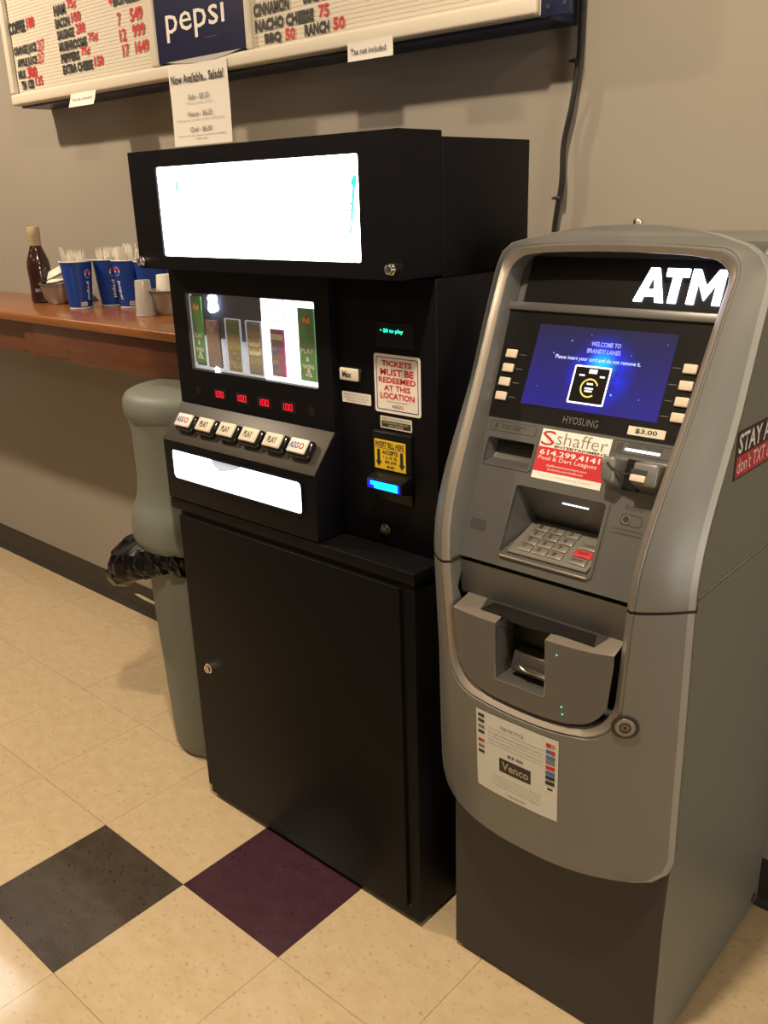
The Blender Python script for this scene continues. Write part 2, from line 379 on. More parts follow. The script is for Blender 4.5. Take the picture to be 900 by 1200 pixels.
# sign box: frame around a lit panel
SY = .222
sb = ring(rrect(BX0, BX1, 1.266, 1.482, .002, 2), rrect(-.14, .386, 1.291, 1.452, .004, 2), 0, .098, front(.320)).build('sign_box', BLACKM, tm)
sp_ = MB().box(-.15, .396, SY+.004, SY+.010, 1.285, 1.458).build('sign_panel', SIGNW, sb)
MB().box(BX0+.004, BX1-.004, .3195, .3215, 1.268, 1.480).build('sign_back', BLACKM, tm)
Ms = front(SY+.0035)
TEAL = mat('sign_teal_print', (.02, .30, .28), .5, emit=(.03, .60, .55), estr=1.0)
FAINT = mat('sign_faint_print', (.5, .5, .55), .5, emit=(.75, .78, .85), estr=1.0)
MB().prism([(.372, 1.420), (.379, 1.422), (.361, 1.315), (.357, 1.298)], 0, .0003, Ms).build('teal_print', TEAL, sb)
MB().prism([(.368, 1.416), (.380, 1.419), (.379, 1.409), (.367, 1.406)], .0003, .0004, Ms).build('teal_print', TEAL, sb); MB().prism([(-.082, 1.425), (-.076, 1.426), (-.078, 1.408), (-.083, 1.408)], 0, .0003, Ms).build('teal_print', TEAL, sb)
dots = MB()
for r_ in range(9):
    for k in range(3): dots.xbox(.352+.006*k-.0015*r_, .355+.006*k-.0015*r_, 1.378-.010*r_, 1.381-.010*r_, 0, .0003, Ms)
dots.build('printed_specks', GREYINK, sb)['kind'] = 'stuff'
for (x, z, w_, h_) in ((.19, 1.41, .006, .03), (.20, 1.36, .004, .05), (.255, 1.40, .008, .04), (.262, 1.35, .005, .05), (.25, 1.31, .02, .004), (.11, 1.415, .02, .006)):
    MB().xbox(x, x+w_, z, z+h_, 0, .0003, Ms).build('faint_print', FAINT, sb)
for (lx, lz) in ((-.21, 1.280), (.453, 1.283)):
    Mk = front(SY)
    MB().disc((lx, lz), .0095, .006, Mk, 6).disc((lx, lz), .0072, .013, Mk).build('lock', CHROME, sb, bevel=.0006)
    MB().xbox(lx-.001, lx+.001, lz-.004, lz+.004, .013, .0134, Mk).build('keyhole', INK, tm)
# window panel with a deep opening
WY = .288
fr = ring(rrect(BX0, .242, .980, 1.263, .002, 2), rrect(-.178, .204, 1.056, 1.214, .003, 2), 0, .0148, front(.3028)).build('window_frame', BLACKM, tm)
MB().box(-.186, .212, .3022, .3028, 1.048, 1.222).build('window_back', MIRROR, tm)
GL = front(.3018)
def strip(x0, x1, z0, z1, m, name, d=.0025, base_d=0.0):
    return MB().xbox(x0, x1, z0, z1, base_d, base_d+d, GL).build(name, m, tm)
strip(.044, .204, 1.056, 1.214, WINW, 'lit_liner', .0012)
for k, x in enumerate((.066, .090, .108)): strip(x, x+.0015, 1.160, 1.214, mat('liner_groove', (.3, .34, .4), .5), 'liner_groove', .0004, .0013)
def ticket(x0, x1, z0, z1, bands, name='ticket', frame_c=True):
    o = strip(x0, x1, z0, z1, bands[0][2], name, .003, .002)
    for (a, b, m) in bands[1:]:
        MB().xbox(x0+.002, x1-.002, z0+(z1-z0)*a, z0+(z1-z0)*b, .0052, .0056, GL).build('printed_band', m, o)
    return o
T1 = mat('ticket_brown', (.20, .13, .10), .6, noise=(250, .5)); T2 = mat('ticket_olive', (.22, .20, .10), .6, noise=(250, .5))
T3 = mat('ticket_tan', (.28, .24, .16), .6, noise=(250, .5)); T4 = mat('ticket_pink', (.34, .05, .17), .6, noise=(250, .5))
T5 = mat('ticket_blue', (.07, .10, .30), .6, noise=(250, .4)); T6 = mat('ticket_grey', (.17, .15, .15), .6, noise=(250, .5)); T7 = mat('ticket_yellow', (.36, .28, .06), .6, noise=(250, .4)); T8 = mat('ticket_leaf', (.08, .17, .05), .6, noise=(250, .4))
ticket(-.128, -.090, 1.064, 1.160, [(0, 0, T1), (.82, .97, mat('ticket_rose', (.30, .10, .09), .6)), (.02, .25, T6)])
ticket(-.062, -.022, 1.062, 1.164, [(0, 0, T2), (.74, .96, T8), (.44, .70, T7), (.05, .22, T3)])
ticket(.002, .042, 1.062, 1.164, [(0, 0, T3), (.84, .97, T6), (.58, .70, PAPERC), (.40, .52, PAPERC), (.04, .24, T6)])
t4 = ticket(.070, .108, 1.066, 1.156, [(0, 0, T4), (.78, .90, PAPERC), (.55, .66, T5), (.05, .30, T6)])
MB().xbox(.072, .090, 1.070, 1.150, .0050, .0054, GL).build('printed_band', T6, t4)
def cells(x0, x1, z0, z1, nx, nz, ms):
    k = 0
    for i in range(nx):
        for j in range(nz):
            a = x0+(x1-x0)*i/nx; b = z0+(z1-z0)*j/nz
            MB().xbox(a+.0008, a+(x1-x0)/nx-.0008, b+.0008, b+(z1-z0)/nz-.0008, .0057, .0060, GL).build('printed_cell', ms[k % len(ms)], tm); k += 1
cells(-.058, -.026, 1.068, 1.104, 3, 4, [T6, T3, T2]); cells(-.058, -.026, 1.108, 1.132, 2, 2, [T7, T3])
cells(.006, .038, 1.066, 1.090, 3, 3, [T6, T2, T3]); cells(.006, .038, 1.100, 1.134, 2, 4, [PAPERC, T7])
cells(-.124, -.094, 1.066, 1.092, 3, 3, [T6, T1]); cells(-.124, -.094, 1.136, 1.158, 3, 2, [T1, mat('ticket_coral', (.34, .14, .10), .6), T3])
cells(.074, .088, 1.072, 1.124, 2, 6, [T6, T5, T3]); cells(.092, .105, 1.072, 1.124, 1, 6, [T4, mat('ticket_magenta', (.42, .04, .26), .6)])
for (gx0, gx1, gz0, gz1) in ((-.172, -.138, 1.070, 1.206), (.150, .192, 1.066, 1.200)):
    g = strip(gx0, gx1, gz0, gz1, GREENP, 'play_and_win_card', .003, .002); lab(g, 'green PLAY & WIN card')
    cx = (gx0+gx1)/2; h = gz1-gz0
    for txt, zz, ww in (('PLAY', .42, .8), ('&', .31, .22), ('WIN', .20, .72)):
        words(txt, cx-(gx1-gx0)*ww/2, cx+(gx1-gx0)*ww/2, gz0+h*zz-.0045, gz0+h*zz+.0045, GL, PAPER, g, 'card_lettering', bold=.01, lift=.005)
    MB().prism([(cx-.008, gz0+.010), (cx+.010, gz0+.008), (cx+.001, gz0+.024)], .005, .0054, GL).build('card_logo', PAPER, g)
    words('G', cx-.004, cx+.005, gz0+.0105, gz0+.0175, GL, BLUEINK, g, 'card_logo_letter', bold=.03, lift=.0054)
    MB().prism([(cx-.010, gz1-.032), (cx+.009, gz1-.028), (cx+.013, gz1-.012), (cx-.009, gz1-.016)], .005, .0054, GL).build('card_emblem', mat('card_red', (.35, .05, .02), .5), g)
    words('Pull', cx-.007, cx+.010, gz1-.027, gz1-.017, GL, YELLOW, g, 'card_emblem_lettering', bold=.03, lift=.0055)
# clear column edges; the light they catch is painted in as a faint glow
edge = mat('acrylic_edge_painted_glow', (.55, .62, .75), .2, emit=(.45, .55, .75), estr=.22)
for (x0, x1, z0, z1) in ((-.066, -.018, 1.058, 1.168), (-.002, .046, 1.058, 1.168)):
    ring(rrect(x0, x1, z0, z1, .003, 2), rrect(x0+.0022, x1-.0022, z0+.0022, z1-.0022, .002, 2), .002, .0055, GL).build('ticket_sleeve', edge, tm)
for (x, z1) in ((-.134, 1.128), (-.130, 1.128), (-.080, 1.125), (-.074, 1.125), (-.015, 1.124), (-.009, 1.124), (-.175, 1.21)):
    strip(x, x+.002, 1.062, z1, edge, 'ticket_sleeve_edge', .006)
strip(-.176, .044, 1.0575, 1.0635, edge, 'ticket_sleeve_base', .005)
for (lx, lz, r_) in ((-.104, 1.186, .010), (-.103, 1.060, .0055)):
    lab(MB().disc((lx, lz), r_, .006, GL, 16).build('lamp_bulb', LEDW, tm), 'bright white lamp behind the ticket window')
lab(MB().disc((-.104, 1.203), .008, .006, GL, 16).build('lamp_bulb', LEDW, tm), 'bright white lamp behind the ticket window')
glass = mat('window_glass', (1, 1, 1), .03, alpha=.05)
MB().box(-.180, .206, WY+.0012, WY+.0022, 1.054, 1.216).build('window_glass', glass, tm)
# red price displays
SEG = {'0': 'abcdef', '1': 'bc'}
def seven(ch, x, z, w_, h_, mb, M):
    t_ = .0013
    sg = {'a': (0, w_, h_-t_, h_), 'g': (0, w_, h_/2-t_/2, h_/2+t_/2), 'd': (0, w_, 0, t_), 'b': (w_-t_, w_, h_/2, h_), 'c': (w_-t_, w_, 0, h_/2), 'f': (0, t_, h_/2, h_), 'e': (0, t_, 0, h_/2)}
    for s_ in SEG[ch]:
        a, b, c_, d = sg[s_]; mb.xbox(x+a, x+b, z+c_, z+d, 0, .0005, M)
Mw = front(WY)
for x in (-.090, -.019, .049, .118):
    p = MB().xbox(x-.022, x+.022, 1.000, 1.024, 0, .0006, Mw).build('price_display', BLACKG, tm)
    q = MB(); M2 = front(WY-.0006)
    seven('1', x-.017, 1.005, .006, .013, q, M2); seven('0', x-.0065, 1.005, .008, .013, q, M2); seven('0', x+.0045, 1.005, .008, .013, q, M2)
    q.xbox(x-.0100, x-.0084, 1.005, 1.0066, 0, .0005, M2); q.build('price_digits', RED, p)
for x in (-.161, .184): MB().disc((x, 1.012), .010, .001, Mw).build('sensor_lens', BLACKG, tm)
# drawer box with sloping button shelf
DY = .229
dm = MB(); 
pol = [(BY0, Z0+.002), (DY, Z0+.002), (DY, .9085), (WY+.001, .979), (BY0, .979)]
Mx = frame((0, 0, 0), (0, 1, 0), (0, 0, 1))
MB().prism(pol, BX0, .242, Mx).build('lower_box', BLACKM, tm, bevel=.001)
sl = Vector((0, WY-DY, .979-.9085)).normalized()
Mb = frame((0, DY, .9085), (1, 0, 0), sl)
bs = MB().xbox(BX0, .242, 0, Vector((0, WY-DY, .979-.9085)).length, 0, .0022, Mb).build('button_shelf', BROWNB, tm, bevel=.0008)
hw = .0445
for k, (bx, txt) in enumerate(((-.160, 'ASGO'), (-.090, 'PLAY'), (-.020, 'PLAY'), (.050, 'PLAY'), (.120, 'PLAY'), (.190, 'ASGO'))):
    b = MB().xbox(bx-.027, bx+.030, .024, .062, .0022, .018, Mb).build('play_button', BLACKG, tm, bevel=.007, seg=3)
    Mc = Mb @ Matrix.Translation((0, 0, .0172))
    MB().xbox(bx-.026, bx+.021, .031, .060, -.002, .0045, Mc).build('button_cap', PAPERC if txt == 'PLAY' else PAPER, b, bevel=.002)
    Md = Mb @ Matrix.Translation((0, 0, .0217))
    if txt == 'PLAY': words(txt, bx-.015, bx+.010, .039, .052, Md, INK, b, 'button_lettering', bold=.02)
    else:
        words('ASG', bx-.022, bx+.001, .039, .052, Md, BLUEINK, b, 'button_lettering', bold=.02); words('O', bx+.003, bx+.016, .039, .052, Md, REDINK, b, 'button_lettering', bold=.03)
Md = front(DY)
tr = MB().prism(rrect(-.194, .207, .829, .8915, .009), .0002, .0012, Md).build('tray_window', TRAYW, tm); lab(tr, 'glowing white prize tray window')
ring(rrect(-.198, .211, .825, .8955, .012), rrect(-.194, .207, .829, .8915, .009), .0, .004, Md).build('tray_window_rim', BLACKM, tm)
MB().prism([(-.060, .8905), (.034, .8905), (.012, .880), (-.036, .868), (-.056, .880)], .0013, .0016, Md).build('chute_shadow_patch', mat('chute_shadow_grey', (.4, .45, .48), .6, emit=(.42, .50, .54), estr=.75), tm)  # grey chute shadow on the lit window, painted as a flat patch
# right-hand panel
Mr = front(BY0)
dp = MB().xbox(.340, .425, 1.145, 1.187, 0, .0015, Mr).build('message_display', BLACKG, tm)
words('• $0 to play', .350, .402, 1.1685, 1.177, front(BY0-.0016), GREENLED, dp, 'display_message', bold=.03)
mxb = MB().xbox(.256, .304, 1.078, 1.104, 0, .006, Mr).build('max_button', BLACKG, tm, bevel=.001)
MB().xbox(.258, .301, 1.080, 1.102, .006, .013, Mr).build('button_cap', PAPERC, mxb, bevel=.002)
words('Max', .266, .288, 1.086, 1.097, front(BY0-.013), INK, mxb, 'button_lettering', bold=.03)
def sticker(x0, x1, z0, z1, m, M, name, parent, r=.004, d=.0006):
    return MB().prism(rrect(x0, x1, z0, z1, r, 3), .0001, d, M).build(name, m, parent)
s2 = sticker(.251, .322, 1.037, 1.057, PAPER, Mr, 'instruction_sticker', tm, .002)
M6 = front(BY0-.0006)
for k, s_ in enumerate(('PRESS MAX BUTTON TO PLAY UP TO', '10 TICKETS FROM ONE SELECTION', 'PRESS AGAIN TO STOP')):
    words(s_, .256+.007*(k == 2), .317-.007*(k == 2), 1.0502-.0052*k, 1.0535-.0052*k, M6, GREYINK, s2)
rs = sticker(.332, .437, 1.030, 1.133, PAPER, Mr, 'redemption_sticker', tm, .005); lab(rs, 'white sticker reading TICKETS MUST BE REDEEMED AT THIS LOCATION')
ring(rrect(.337, .432, 1.035, 1.128, .003, 3), rrect(.3385, .4305, 1.0365, 1.1265, .0025, 3), 0, .0003, M6).build('sticker_border', BLUEINK, rs)
for s_, za, zb, hw_ in (('TICKETS', 1.1125, 1.1225, .034), ('MUST BE', 1.0965, 1.1085, .038), ('REDEEMED', 1.0835, 1.0935, .042), ('AT THIS', 1.0700, 1.0800, .030), ('LOCATION', 1.0555, 1.0665, .039)):
    words(s_, .3845-hw_, .3845+hw_, za, zb, M6, REDINK, rs, bold=.03)
words('TICKETS WIN INSTANTLY', .359, .410, 1.0495, 1.0525, M6, GREYINK, rs)
words('ASG', .372, .390, 1.0405, 1.0465, M6, GREYINK, rs, bold=.02); words('O', .391, .398, 1.0405, 1.0465, M6, REDINK, rs, bold=.02)
s3 = sticker(.343, .416, 1.0015, 1.0235, PAPERC, Mr, 'bill_sticker', tm, .002)
words('INSERT $1 $5 $10 $20 BILLS', .347, .412, 1.0175, 1.0210, M6, INK, s3)
MB().xbox(.346, .413, 1.004, 1.0155, .0006, .0008, Mr).build('sticker_bar', INK, s3)
M8 = front(BY0-.0008)
words('THIS MACHINE DOES NOT', .350, .409, 1.0105, 1.0140, M8, PAPERC, s3); words('GIVE CHANGE', .362, .397, 1.0055, 1.0090, M8, PAPERC, s3)
ba = MB().prism([(BY0, .868), (BY0-.006, .868), (BY0-.008, .995), (BY0, .998)], .330, .418, Mx).build('bill_acceptor', SCREENBLK, tm, bevel=.001)
Ma = front(BY0-.0082)
yl = MB().xbox(.334, .407, .928, .982, 0, .0005, Ma).build('bill_label', YELLOW, ba); lab(yl, 'yellow INSERT BILL HERE label with arrows')
M9 = front(BY0-.0088)
words('INSERT BILL HERE', .337, .404, .969, .979, M9, INK, yl, bold=.02)
MB().xbox(.336, .405, .9665, .9673, 0, .0002, M9).build('label_rule', INK, yl)
words('ACCEPTS', .353, .389, .9565, .9640, M9, INK, yl, bold=.03)
words('1, 5, 10, 20,', .355, .388, .9475, .9540, M9, INK, yl, bold=.02); words('$50, $100', .359, .386, .9395, .9455, M9, INK, yl, bold=.02); words('● MEI', .364, .380, .9315, .9365, M9, INK, yl, bold=.02)
for ax in (.344, .398):
    MB().prism([(ax-.0035, .964), (ax-.0035, .942), (ax-.007, .942), (ax, .932), (ax+.007, .942), (ax+.0035, .942), (ax+.0035, .964)], 0, .0002, M9).build('printed_arrow', INK, yl)
mo = MB().prism([(BY0-.004, .925), (BY0-.037, .917), (BY0-.037, .898), (BY0-.004, .888)], .338, .420, Mx).build('bill_mouth', SCREENBLK, ba, bevel=.001)
Mm = front(BY0-.037)
MB().xbox(.341, .417, .9000, .9145, 0, .0012, Mm).build('mouth_glow', BLUEGLOW, tm)
MB().prism([(.349, .9135), (.412, .9145), (.412, .9010), (.358, .9015), (.358, .9065), (.349, .9070)], .0012, .0020, Mm).build('mouth_light', BLUELED, tm)
lk = MB().disc((.349, .809), .011, .003, Mr).disc((.349, .809), .0085, .007, Mr).xbox(.350, .3525, .811, .822, .007, .012, Mr).xbox(.353, .3595, .812, .816, .007, .014, Mr).build('key_lock', DKMETAL, tm, bevel=.0005)

# ================================================================== CASH MACHINE (ATM)
atm = thing('cash_machine', 'silver-grey freestanding ATM with lit ATM sign and blue screen', 'ATM', (.7525, .49, 0))
AX0, AX1 = .550, .955; XC = .7475; AYB = .728
FX0, FX1 = .524, .956
def P_(z):          # middle profile of the front shell: depth y at height z
    pts = [(.385, .170), (.50, .166), (.64, .163), (.78, .159), (.86, .157), (.90, .160), (.946, .173), (1.0, .199), (1.06, .231), (1.13, .266), (1.20, .300), (1.26, .331), (1.30, .355), (1.32, .374), (1.332, .396), (1.342, .44)]
    if z <= pts[0][0]: return pts[0][1]
    for (a, ya), (b, yb) in zip(pts, pts[1:]):
        if z <= b: return ya+(yb-ya)*(z-a)/(b-a)
    return pts[-1][1]
def Ps(z, w_=.018): return (P_(z-w_)+2*P_(z)+P_(z+w_))/4
def F_(x, z):       # bowed front
    if x < XC: q = (XC-x)/(XC-FX0); e = 6.0
    else: q = (x-XC)/(FX1-XC); e = 3.3
    k = max(0, min(1, (.86-z)/.45)); e = e*(1-k)+2.5*k
    d = .075-.02*max(0, min(1, (z-1.1)/.2))
    return Ps(z)+d*min(1, abs(q))**e
def Q_(z): return .308+.456*(z-1.081)
# outline of the opening (front rim) and of the shell, same number of points, both counter-clockwise from bottom middle
def opening(off=0.0):
    def hwid(z): return .142+(z-.80)*.058 - off
    P = []
    zb = .6355+off
    def arc(cx, cz, rx, rz, a0, a1, n): return [(cx+rx*math.cos(math.radians(a0+(a1-a0)*k/n)), cz+rz*math.sin(math.radians(a0+(a1-a0)*k/n))) for k in range(n+1)]
    h0 = hwid(.70)
    right = [(.014*k, zb+.006*(k/6)**2) for k in range(6)]
    right += arc(h0-.058, zb+.066, .058, .060, -90, 0, 16)
    zt = 1.304-off
    right += [(hwid(z), z) for z in [.735+.0333*k for k in range(16)]]
    ht = hwid(1.27)
    right += arc(ht-.035, zt-.036, .035, .034, 0, 90, 7)
    right += [(.11, zt+.001), (.07, zt+.003), (.03, zt+.004)]
    left = [(-x*1.085, z) for x, z in right[1:]][::-1]
    return [(XC+x, z) for x, z in right+[(0, zt+.004)]+left]
OP = opening(); NP = len(OP)
def shell_outline():
    R = []
    zt, zb = 1.340, .385
    for (x, z) in OP:
        dx = x-XC
        sgn = 1 if dx >= 0 else -1
        H = (FX1-XC) if dx >= 0 else (XC-FX0)
        if z < .73:
            # spread the lower U onto the lower rounded rectangle
            a = math.atan2(z-.80, dx/.15*.168)
            R.append(('low', a, sgn, H))
        elif z > 1.262: R.append(('top', math.atan2((z-1.262)*1.2, abs(dx)-.10) if abs(dx) > .10 else None, sgn, H, dx))
        else: R.append(('side', z, sgn, H))
    out = []
    low = [i for i, r in enumerate(R) if r[0] == 'low']; n = len(low)
    # lower rounded rectangle path from left (z=.72) round the bottom to right
    def low_path(s):
        pts = []
        r = .040
        pts.append((FX0, .715)); pts.append((FX0, zb+r))
        for k in range(1, 9):
            a = math.radians(180+90*k/8); pts.append((FX0+r+r*math.cos(a), zb+r+r*math.sin(a)))
        for k in range(1, 12): pts.append((FX0+r+(FX1-FX0-2*r)*k/12, zb))
        for k in range(0, 9):
            a = math.radians(270+90*k/8); pts.append((FX1-r+r*math.cos(a), zb+r+r*math.sin(a)))
        pts.append((FX1, .715))
        L = [0]
        for p, q in zip(pts, pts[1:]): L.append(L[-1]+math.dist(p, q))
        t = s*L[-1]
        for i in range(len(pts)-1):
            if t <= L[i+1]+1e-9:
                f = (t-L[i])/(L[i+1]-L[i]); return (pts[i][0]+f*(pts[i+1][0]-pts[i][0]), pts[i][1]+f*(pts[i+1][1]-pts[i][1]))
        return pts[-1]
    top = [i for i, r in enumerate(R) if r[0] == 'top']
    def top_path(s):
        pts = []
        r = .055; z1 = 1.318
        pts.append((FX1, 1.268))
        for k in range(0, 9):
            a = math.radians(0+80*k/8); pts.append((FX1-r+r*math.cos(a), z1-r+r*math.sin(a)))
        for k in range(1, 12):
            x = FX1-r+.01-(FX1-FX0-2*r+.02)*k/12; pts.append((x, zt-(zt-z1)*abs((x-.7485)/.165)**2.2))
        for k in range(0, 9):
            a = math.radians(100+80*k/8); pts.append((FX0+r+r*math.cos(a), z1-r+r*math.sin(a)))
        pts.append((FX0, 1.268))
        L = [0]
        for p, q in zip(pts, pts[1:]): L.append(L[-1]+math.dist(p, q))
        t = s*L[-1]
        for i in range(len(pts)-1):
            if t <= L[i+1]+1e-9:
                f = (t-L[i])/(L[i+1]-L[i]); return (pts[i][0]+f*(pts[i+1][0]-pts[i][0]), pts[i][1]+f*(pts[i+1][1]-pts[i][1]))
        return pts[-1]
    # order of 'low' indices around: right half first (bottom middle -> right), then left half (... -> bottom middle)
    half = [i for i in low if i <= NP//2]; other = [i for i in low if i > NP//2]
    seq = other+half        # left top ... bottom middle ... right top
    res = [None]*NP
    for k, i in enumerate(seq): res[i] = low_path(k/(len(seq)-1))
    for k, i in enumerate(top): res[i] = top_path(k/(len(top)-1))
    for i, r in enumerate(R):
        if r[0] == 'side': res[i] = (XC+r[2]*r[3], r[1])
    return res
OUT = shell_outline()
def fascia_mesh(dy=0.0, rings=9):
    vs = []; rows = []
    def addrow(pts): rows.append([len(vs)+k for k in range(NP)]); vs.extend(pts)
    # inner wall, back to front
    IN2 = opening(.004)
    def panel_y(x, z):
        return (Q_(z)+.012) if z > .80 else max(F_(x, z)+.03, .205)
    addrow([(x, panel_y(x, z)+dy, z) for x, z in IN2])
    addrow([(x, F_(x, z)+.0120+dy, z) for x, z in IN2])
    addrow([(x, F_(x, z)+.0108+dy, z) for x, z in opening(.0035)])
    rim_end = len(rows)
    o6 = opening(-.0055)
    addrow([(x, F_(x, z)+dy, z) for x, z in o6])
    o7 = opening(-.0068); addrow([(x, F_(x, z)+.0022+dy, z) for x, z in o7])
    o8 = opening(-.0085); addrow([(x, F_(x, z)+.0022+dy, z) for x, z in o8])
    o9 = opening(-.0100); addrow([(x, F_(x, z)+dy, z) for x, z in o9])
    for k in range(1, rings+1):
        f = (k/rings)**.85
        pts = []
        for (a, b), (c, d) in zip(o9, OUT):
            x = a+(c-a)*f; z = b+(d-b)*f; pts.append((x, F_(x, z)+dy, z))
        addrow(pts)
    # return edge: chamfer, then straight back into the body
    def shrink(p, e): return (p[0]+(XC-p[0])/abs(XC-p[0]+1e-9)*min(e, abs(XC-p[0])) if abs(XC-p[0]) > .12 else p[0], p[1]+(e if p[1] < .5 else (-e if p[1] > 1.28 else 0)))
    last = vs[-NP:]
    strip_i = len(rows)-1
    def grow(x, z, e): return (x+(math.copysign(e, x-XC) if abs(x-XC) > .12 else 0), z-(e*.4 if z < .5 else 0))
    addrow([(grow(x, z, .0070)[0], y+.0070, grow(x, z, .0070)[1]) for x, y, z in last])
    addrow([(grow(x, z, .0070)[0], y+.0125, grow(x, z, .0070)[1]) for x, y, z in last])
    addrow([(shrink((x, z), .0030)[0], max(y+.03, .262), shrink((x, z), .0030)[1]) for x, y, z in last])
    fs = []; rim = []
    for i in range(len(rows)-1):
        for k in range(NP):
            k2 = (k+1) % NP
            fs.append((rows[i][k], rows[i][k2], rows[i+1][k2], rows[i+1][k]))
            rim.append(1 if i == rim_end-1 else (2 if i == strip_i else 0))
    return vs, fs, rim
def fascia_part(name, z0, z1, dy, m, m2):
    vs, fs, rim = fascia_mesh(dy)
    bm = bmesh.new(); bv = [bm.verts.new(v) for v in vs]
    for f, r in zip(fs, rim):
        q = bm.faces.new([bv[i] for i in f]); q.material_index = r; q.smooth = (r != 2)
    if z0 is not None: bmesh.ops.bisect_plane(bm, geom=bm.verts[:]+bm.edges[:]+bm.faces[:], plane_co=(0, 0, z0), plane_no=(0, 0, -1), clear_outer=True)
    if z1 is not None: bmesh.ops.bisect_plane(bm, geom=bm.verts[:]+bm.edges[:]+bm.faces[:], plane_co=(0, 0, z1), plane_no=(0, 0, 1), clear_outer=True)
    bmesh.ops.recalc_face_normals(bm, faces=bm.faces)
    me = bpy.data.meshes.new(name); bm.to_mesh(me); bm.free()
    me.set_sharp_from_angle(angle=math.radians(40))
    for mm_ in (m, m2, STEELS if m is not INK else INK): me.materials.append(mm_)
    o = bpy.data.objects.new(name, me); COL.objects.link(o); put(o, atm); return o
ZS = .8485
fascia_part('upper_fascia', ZS+.0022, None, 0, STEELP, STEELR)
fascia_part('lower_fascia', None, ZS-.0022, 0, STEELP, STEELR)
fascia_part('fascia_seam', ZS-.004, ZS+.004, .003, INK, INK)
# body: side profile swept across
def ye(z): return F_(FX1, z)+.014
bp = [(.249, .0), (.249, .30)] + [(max(.249, ye(z)), z) for z in (.40, .60, .80, .87, .92, .96, 1.0, 1.06, 1.13, 1.20, 1.26, 1.285)] + [(.428, 1.303), (.46, 1.318), (.52, 1.322), (AYB-.03, 1.318), (AYB, 1.30), (AYB, 0)]
bp[0] = (.249, .012); bp[-1] = (AYB, .012)
core = [(.262, .012), (.262, .60), (.335, .62), (.335, .97), (.37, 1.06), (.455, 1.28), (.455, 1.316), (.52, 1.322), (AYB-.03, 1.318), (AYB, 1.30), (AYB, .012)]
body = MB().prism(bp, AX0, AX0+.018, Mx).prism(core, AX0+.018, AX1-.018, Mx).prism(bp, AX1-.018, AX1, Mx).build('body', STEELB, atm)
MB().box(AX0+.0005, AX1-.0005, .2472, .262, .012, .42).build('base_front', STEELD, atm)
# seam round the sides where the hood opens
sm = MB().box(AX1-.001, AX1+.0009, .240, AYB-.02, .8535, .8565)
sm.build('hood_seam', INK, atm)
MB().box(AX1-.001, AX1+.0022, .262, AYB-.02, .8572, .8592).build('hood_edge', CHROME, atm)
MB().prism([(.240, .848), (.250, .845), (.262, .856), (.258, .858), (.248, .856)], AX1-.002, AX1+.0035, Mx).build('seam_clip', INK, atm)
for (fx, fy) in ((AX0+.05, .30), (AX1-.05, .30), (AX0+.05, AYB-.05), (AX1-.05, AYB-.05)):
    MB().lathe([(.022, 0), (.022, .013)], (fx, fy, 0), 14).build('foot', RUBBER, atm)
Mside = frame((AX1, 0, 0), (0, 1, 0), (0, 0, 1))
MB().disc((.704, .030), .011, .0012, Mside).build('side_plug', RUBBER, atm)
tl = MB().lathe([(.011, 0), (.011, .004), (.0085, .006), (.0085, .020), (.007, .022)], (.700, .53, 1.3215), 18).build('top_lock', CHROME, atm, smooth=True)
# --- inclined control panel
tv = Vector((0, .456, 1)).normalized()
MP = frame((.745, .308, 1.081), (1, 0, 0), tv)
def off(d): return MP @ Matrix.Translation((0, 0, d))
def plate(cells_x, cells_y, holes, z0, z1, M):
    mb = MB()
    for i in range(len(cells_x)-1):
        for j in range(len(cells_y)-1):
            if (i, j) in holes: continue
            x0, x1, y0, y1 = cells_x[i], cells_x[i+1], cells_y[j], cells_y[j+1]
            def ex(x, y): return .0025+(hw_(y) if x > 0 else -hw_(y)-.012) if abs(x) == PW else x
            mb.add([M @ Vector((ex(x0, y0), y0, z1)), M @ Vector((ex(x1, y0), y0, z1)), M @ Vector((ex(x1, y1), y1, z1)), M @ Vector((ex(x0, y1), y1, z1))], [(0, 1, 2, 3)])
    return mb
PW = .172
def hw_(w_): return .142+.004+(1.081+w_*.91-.80)*.058
cx_ = [-PW, -.1555, -.0835, -.066, .073, PW]
cy_ = [-.252, -.234, -.123, -.1015, -.057, -.027]
holes = {(2, 1), (3, 1), (1, 3), (2, 3)}
panel = plate(cx_, cy_, holes, 0, 0, MP).build('control_panel', STEELI, atm)
# receipt slot recess
rc = MB()
A = [Vector((-.1555, -.1015, 0)), Vector((-.066, -.1015, 0)), Vector((-.066, -.057, 0)), Vector((-.1555, -.057, 0))]
Bk = [Vector((-.150, -.088, -.020)), Vector((-.070, -.088, -.020)), Vector((-.070, -.060, -.030)), Vector((-.150, -.060, -.030))]
rc.add([MP @ v for v in A+Bk], [(0, 1, 5, 4), (1, 2, 6, 5), (2, 3, 7, 6), (3, 0, 4, 7), (4, 5, 6, 7)])
rc.build('receipt_recess', STEELI, atm)
MB().xbox(-.146, -.074, -.066, -.061, -.0275, -.0235, MP).build('receipt_slot', INK, atm)
ring(rrect(-.1565, -.065, -.1030, -.0560, .006), rrect(-.1535, -.068, -.1000, -.0590, .005), 0, .0012, MP).build('receipt_rim', STEELI, atm, smooth=True)
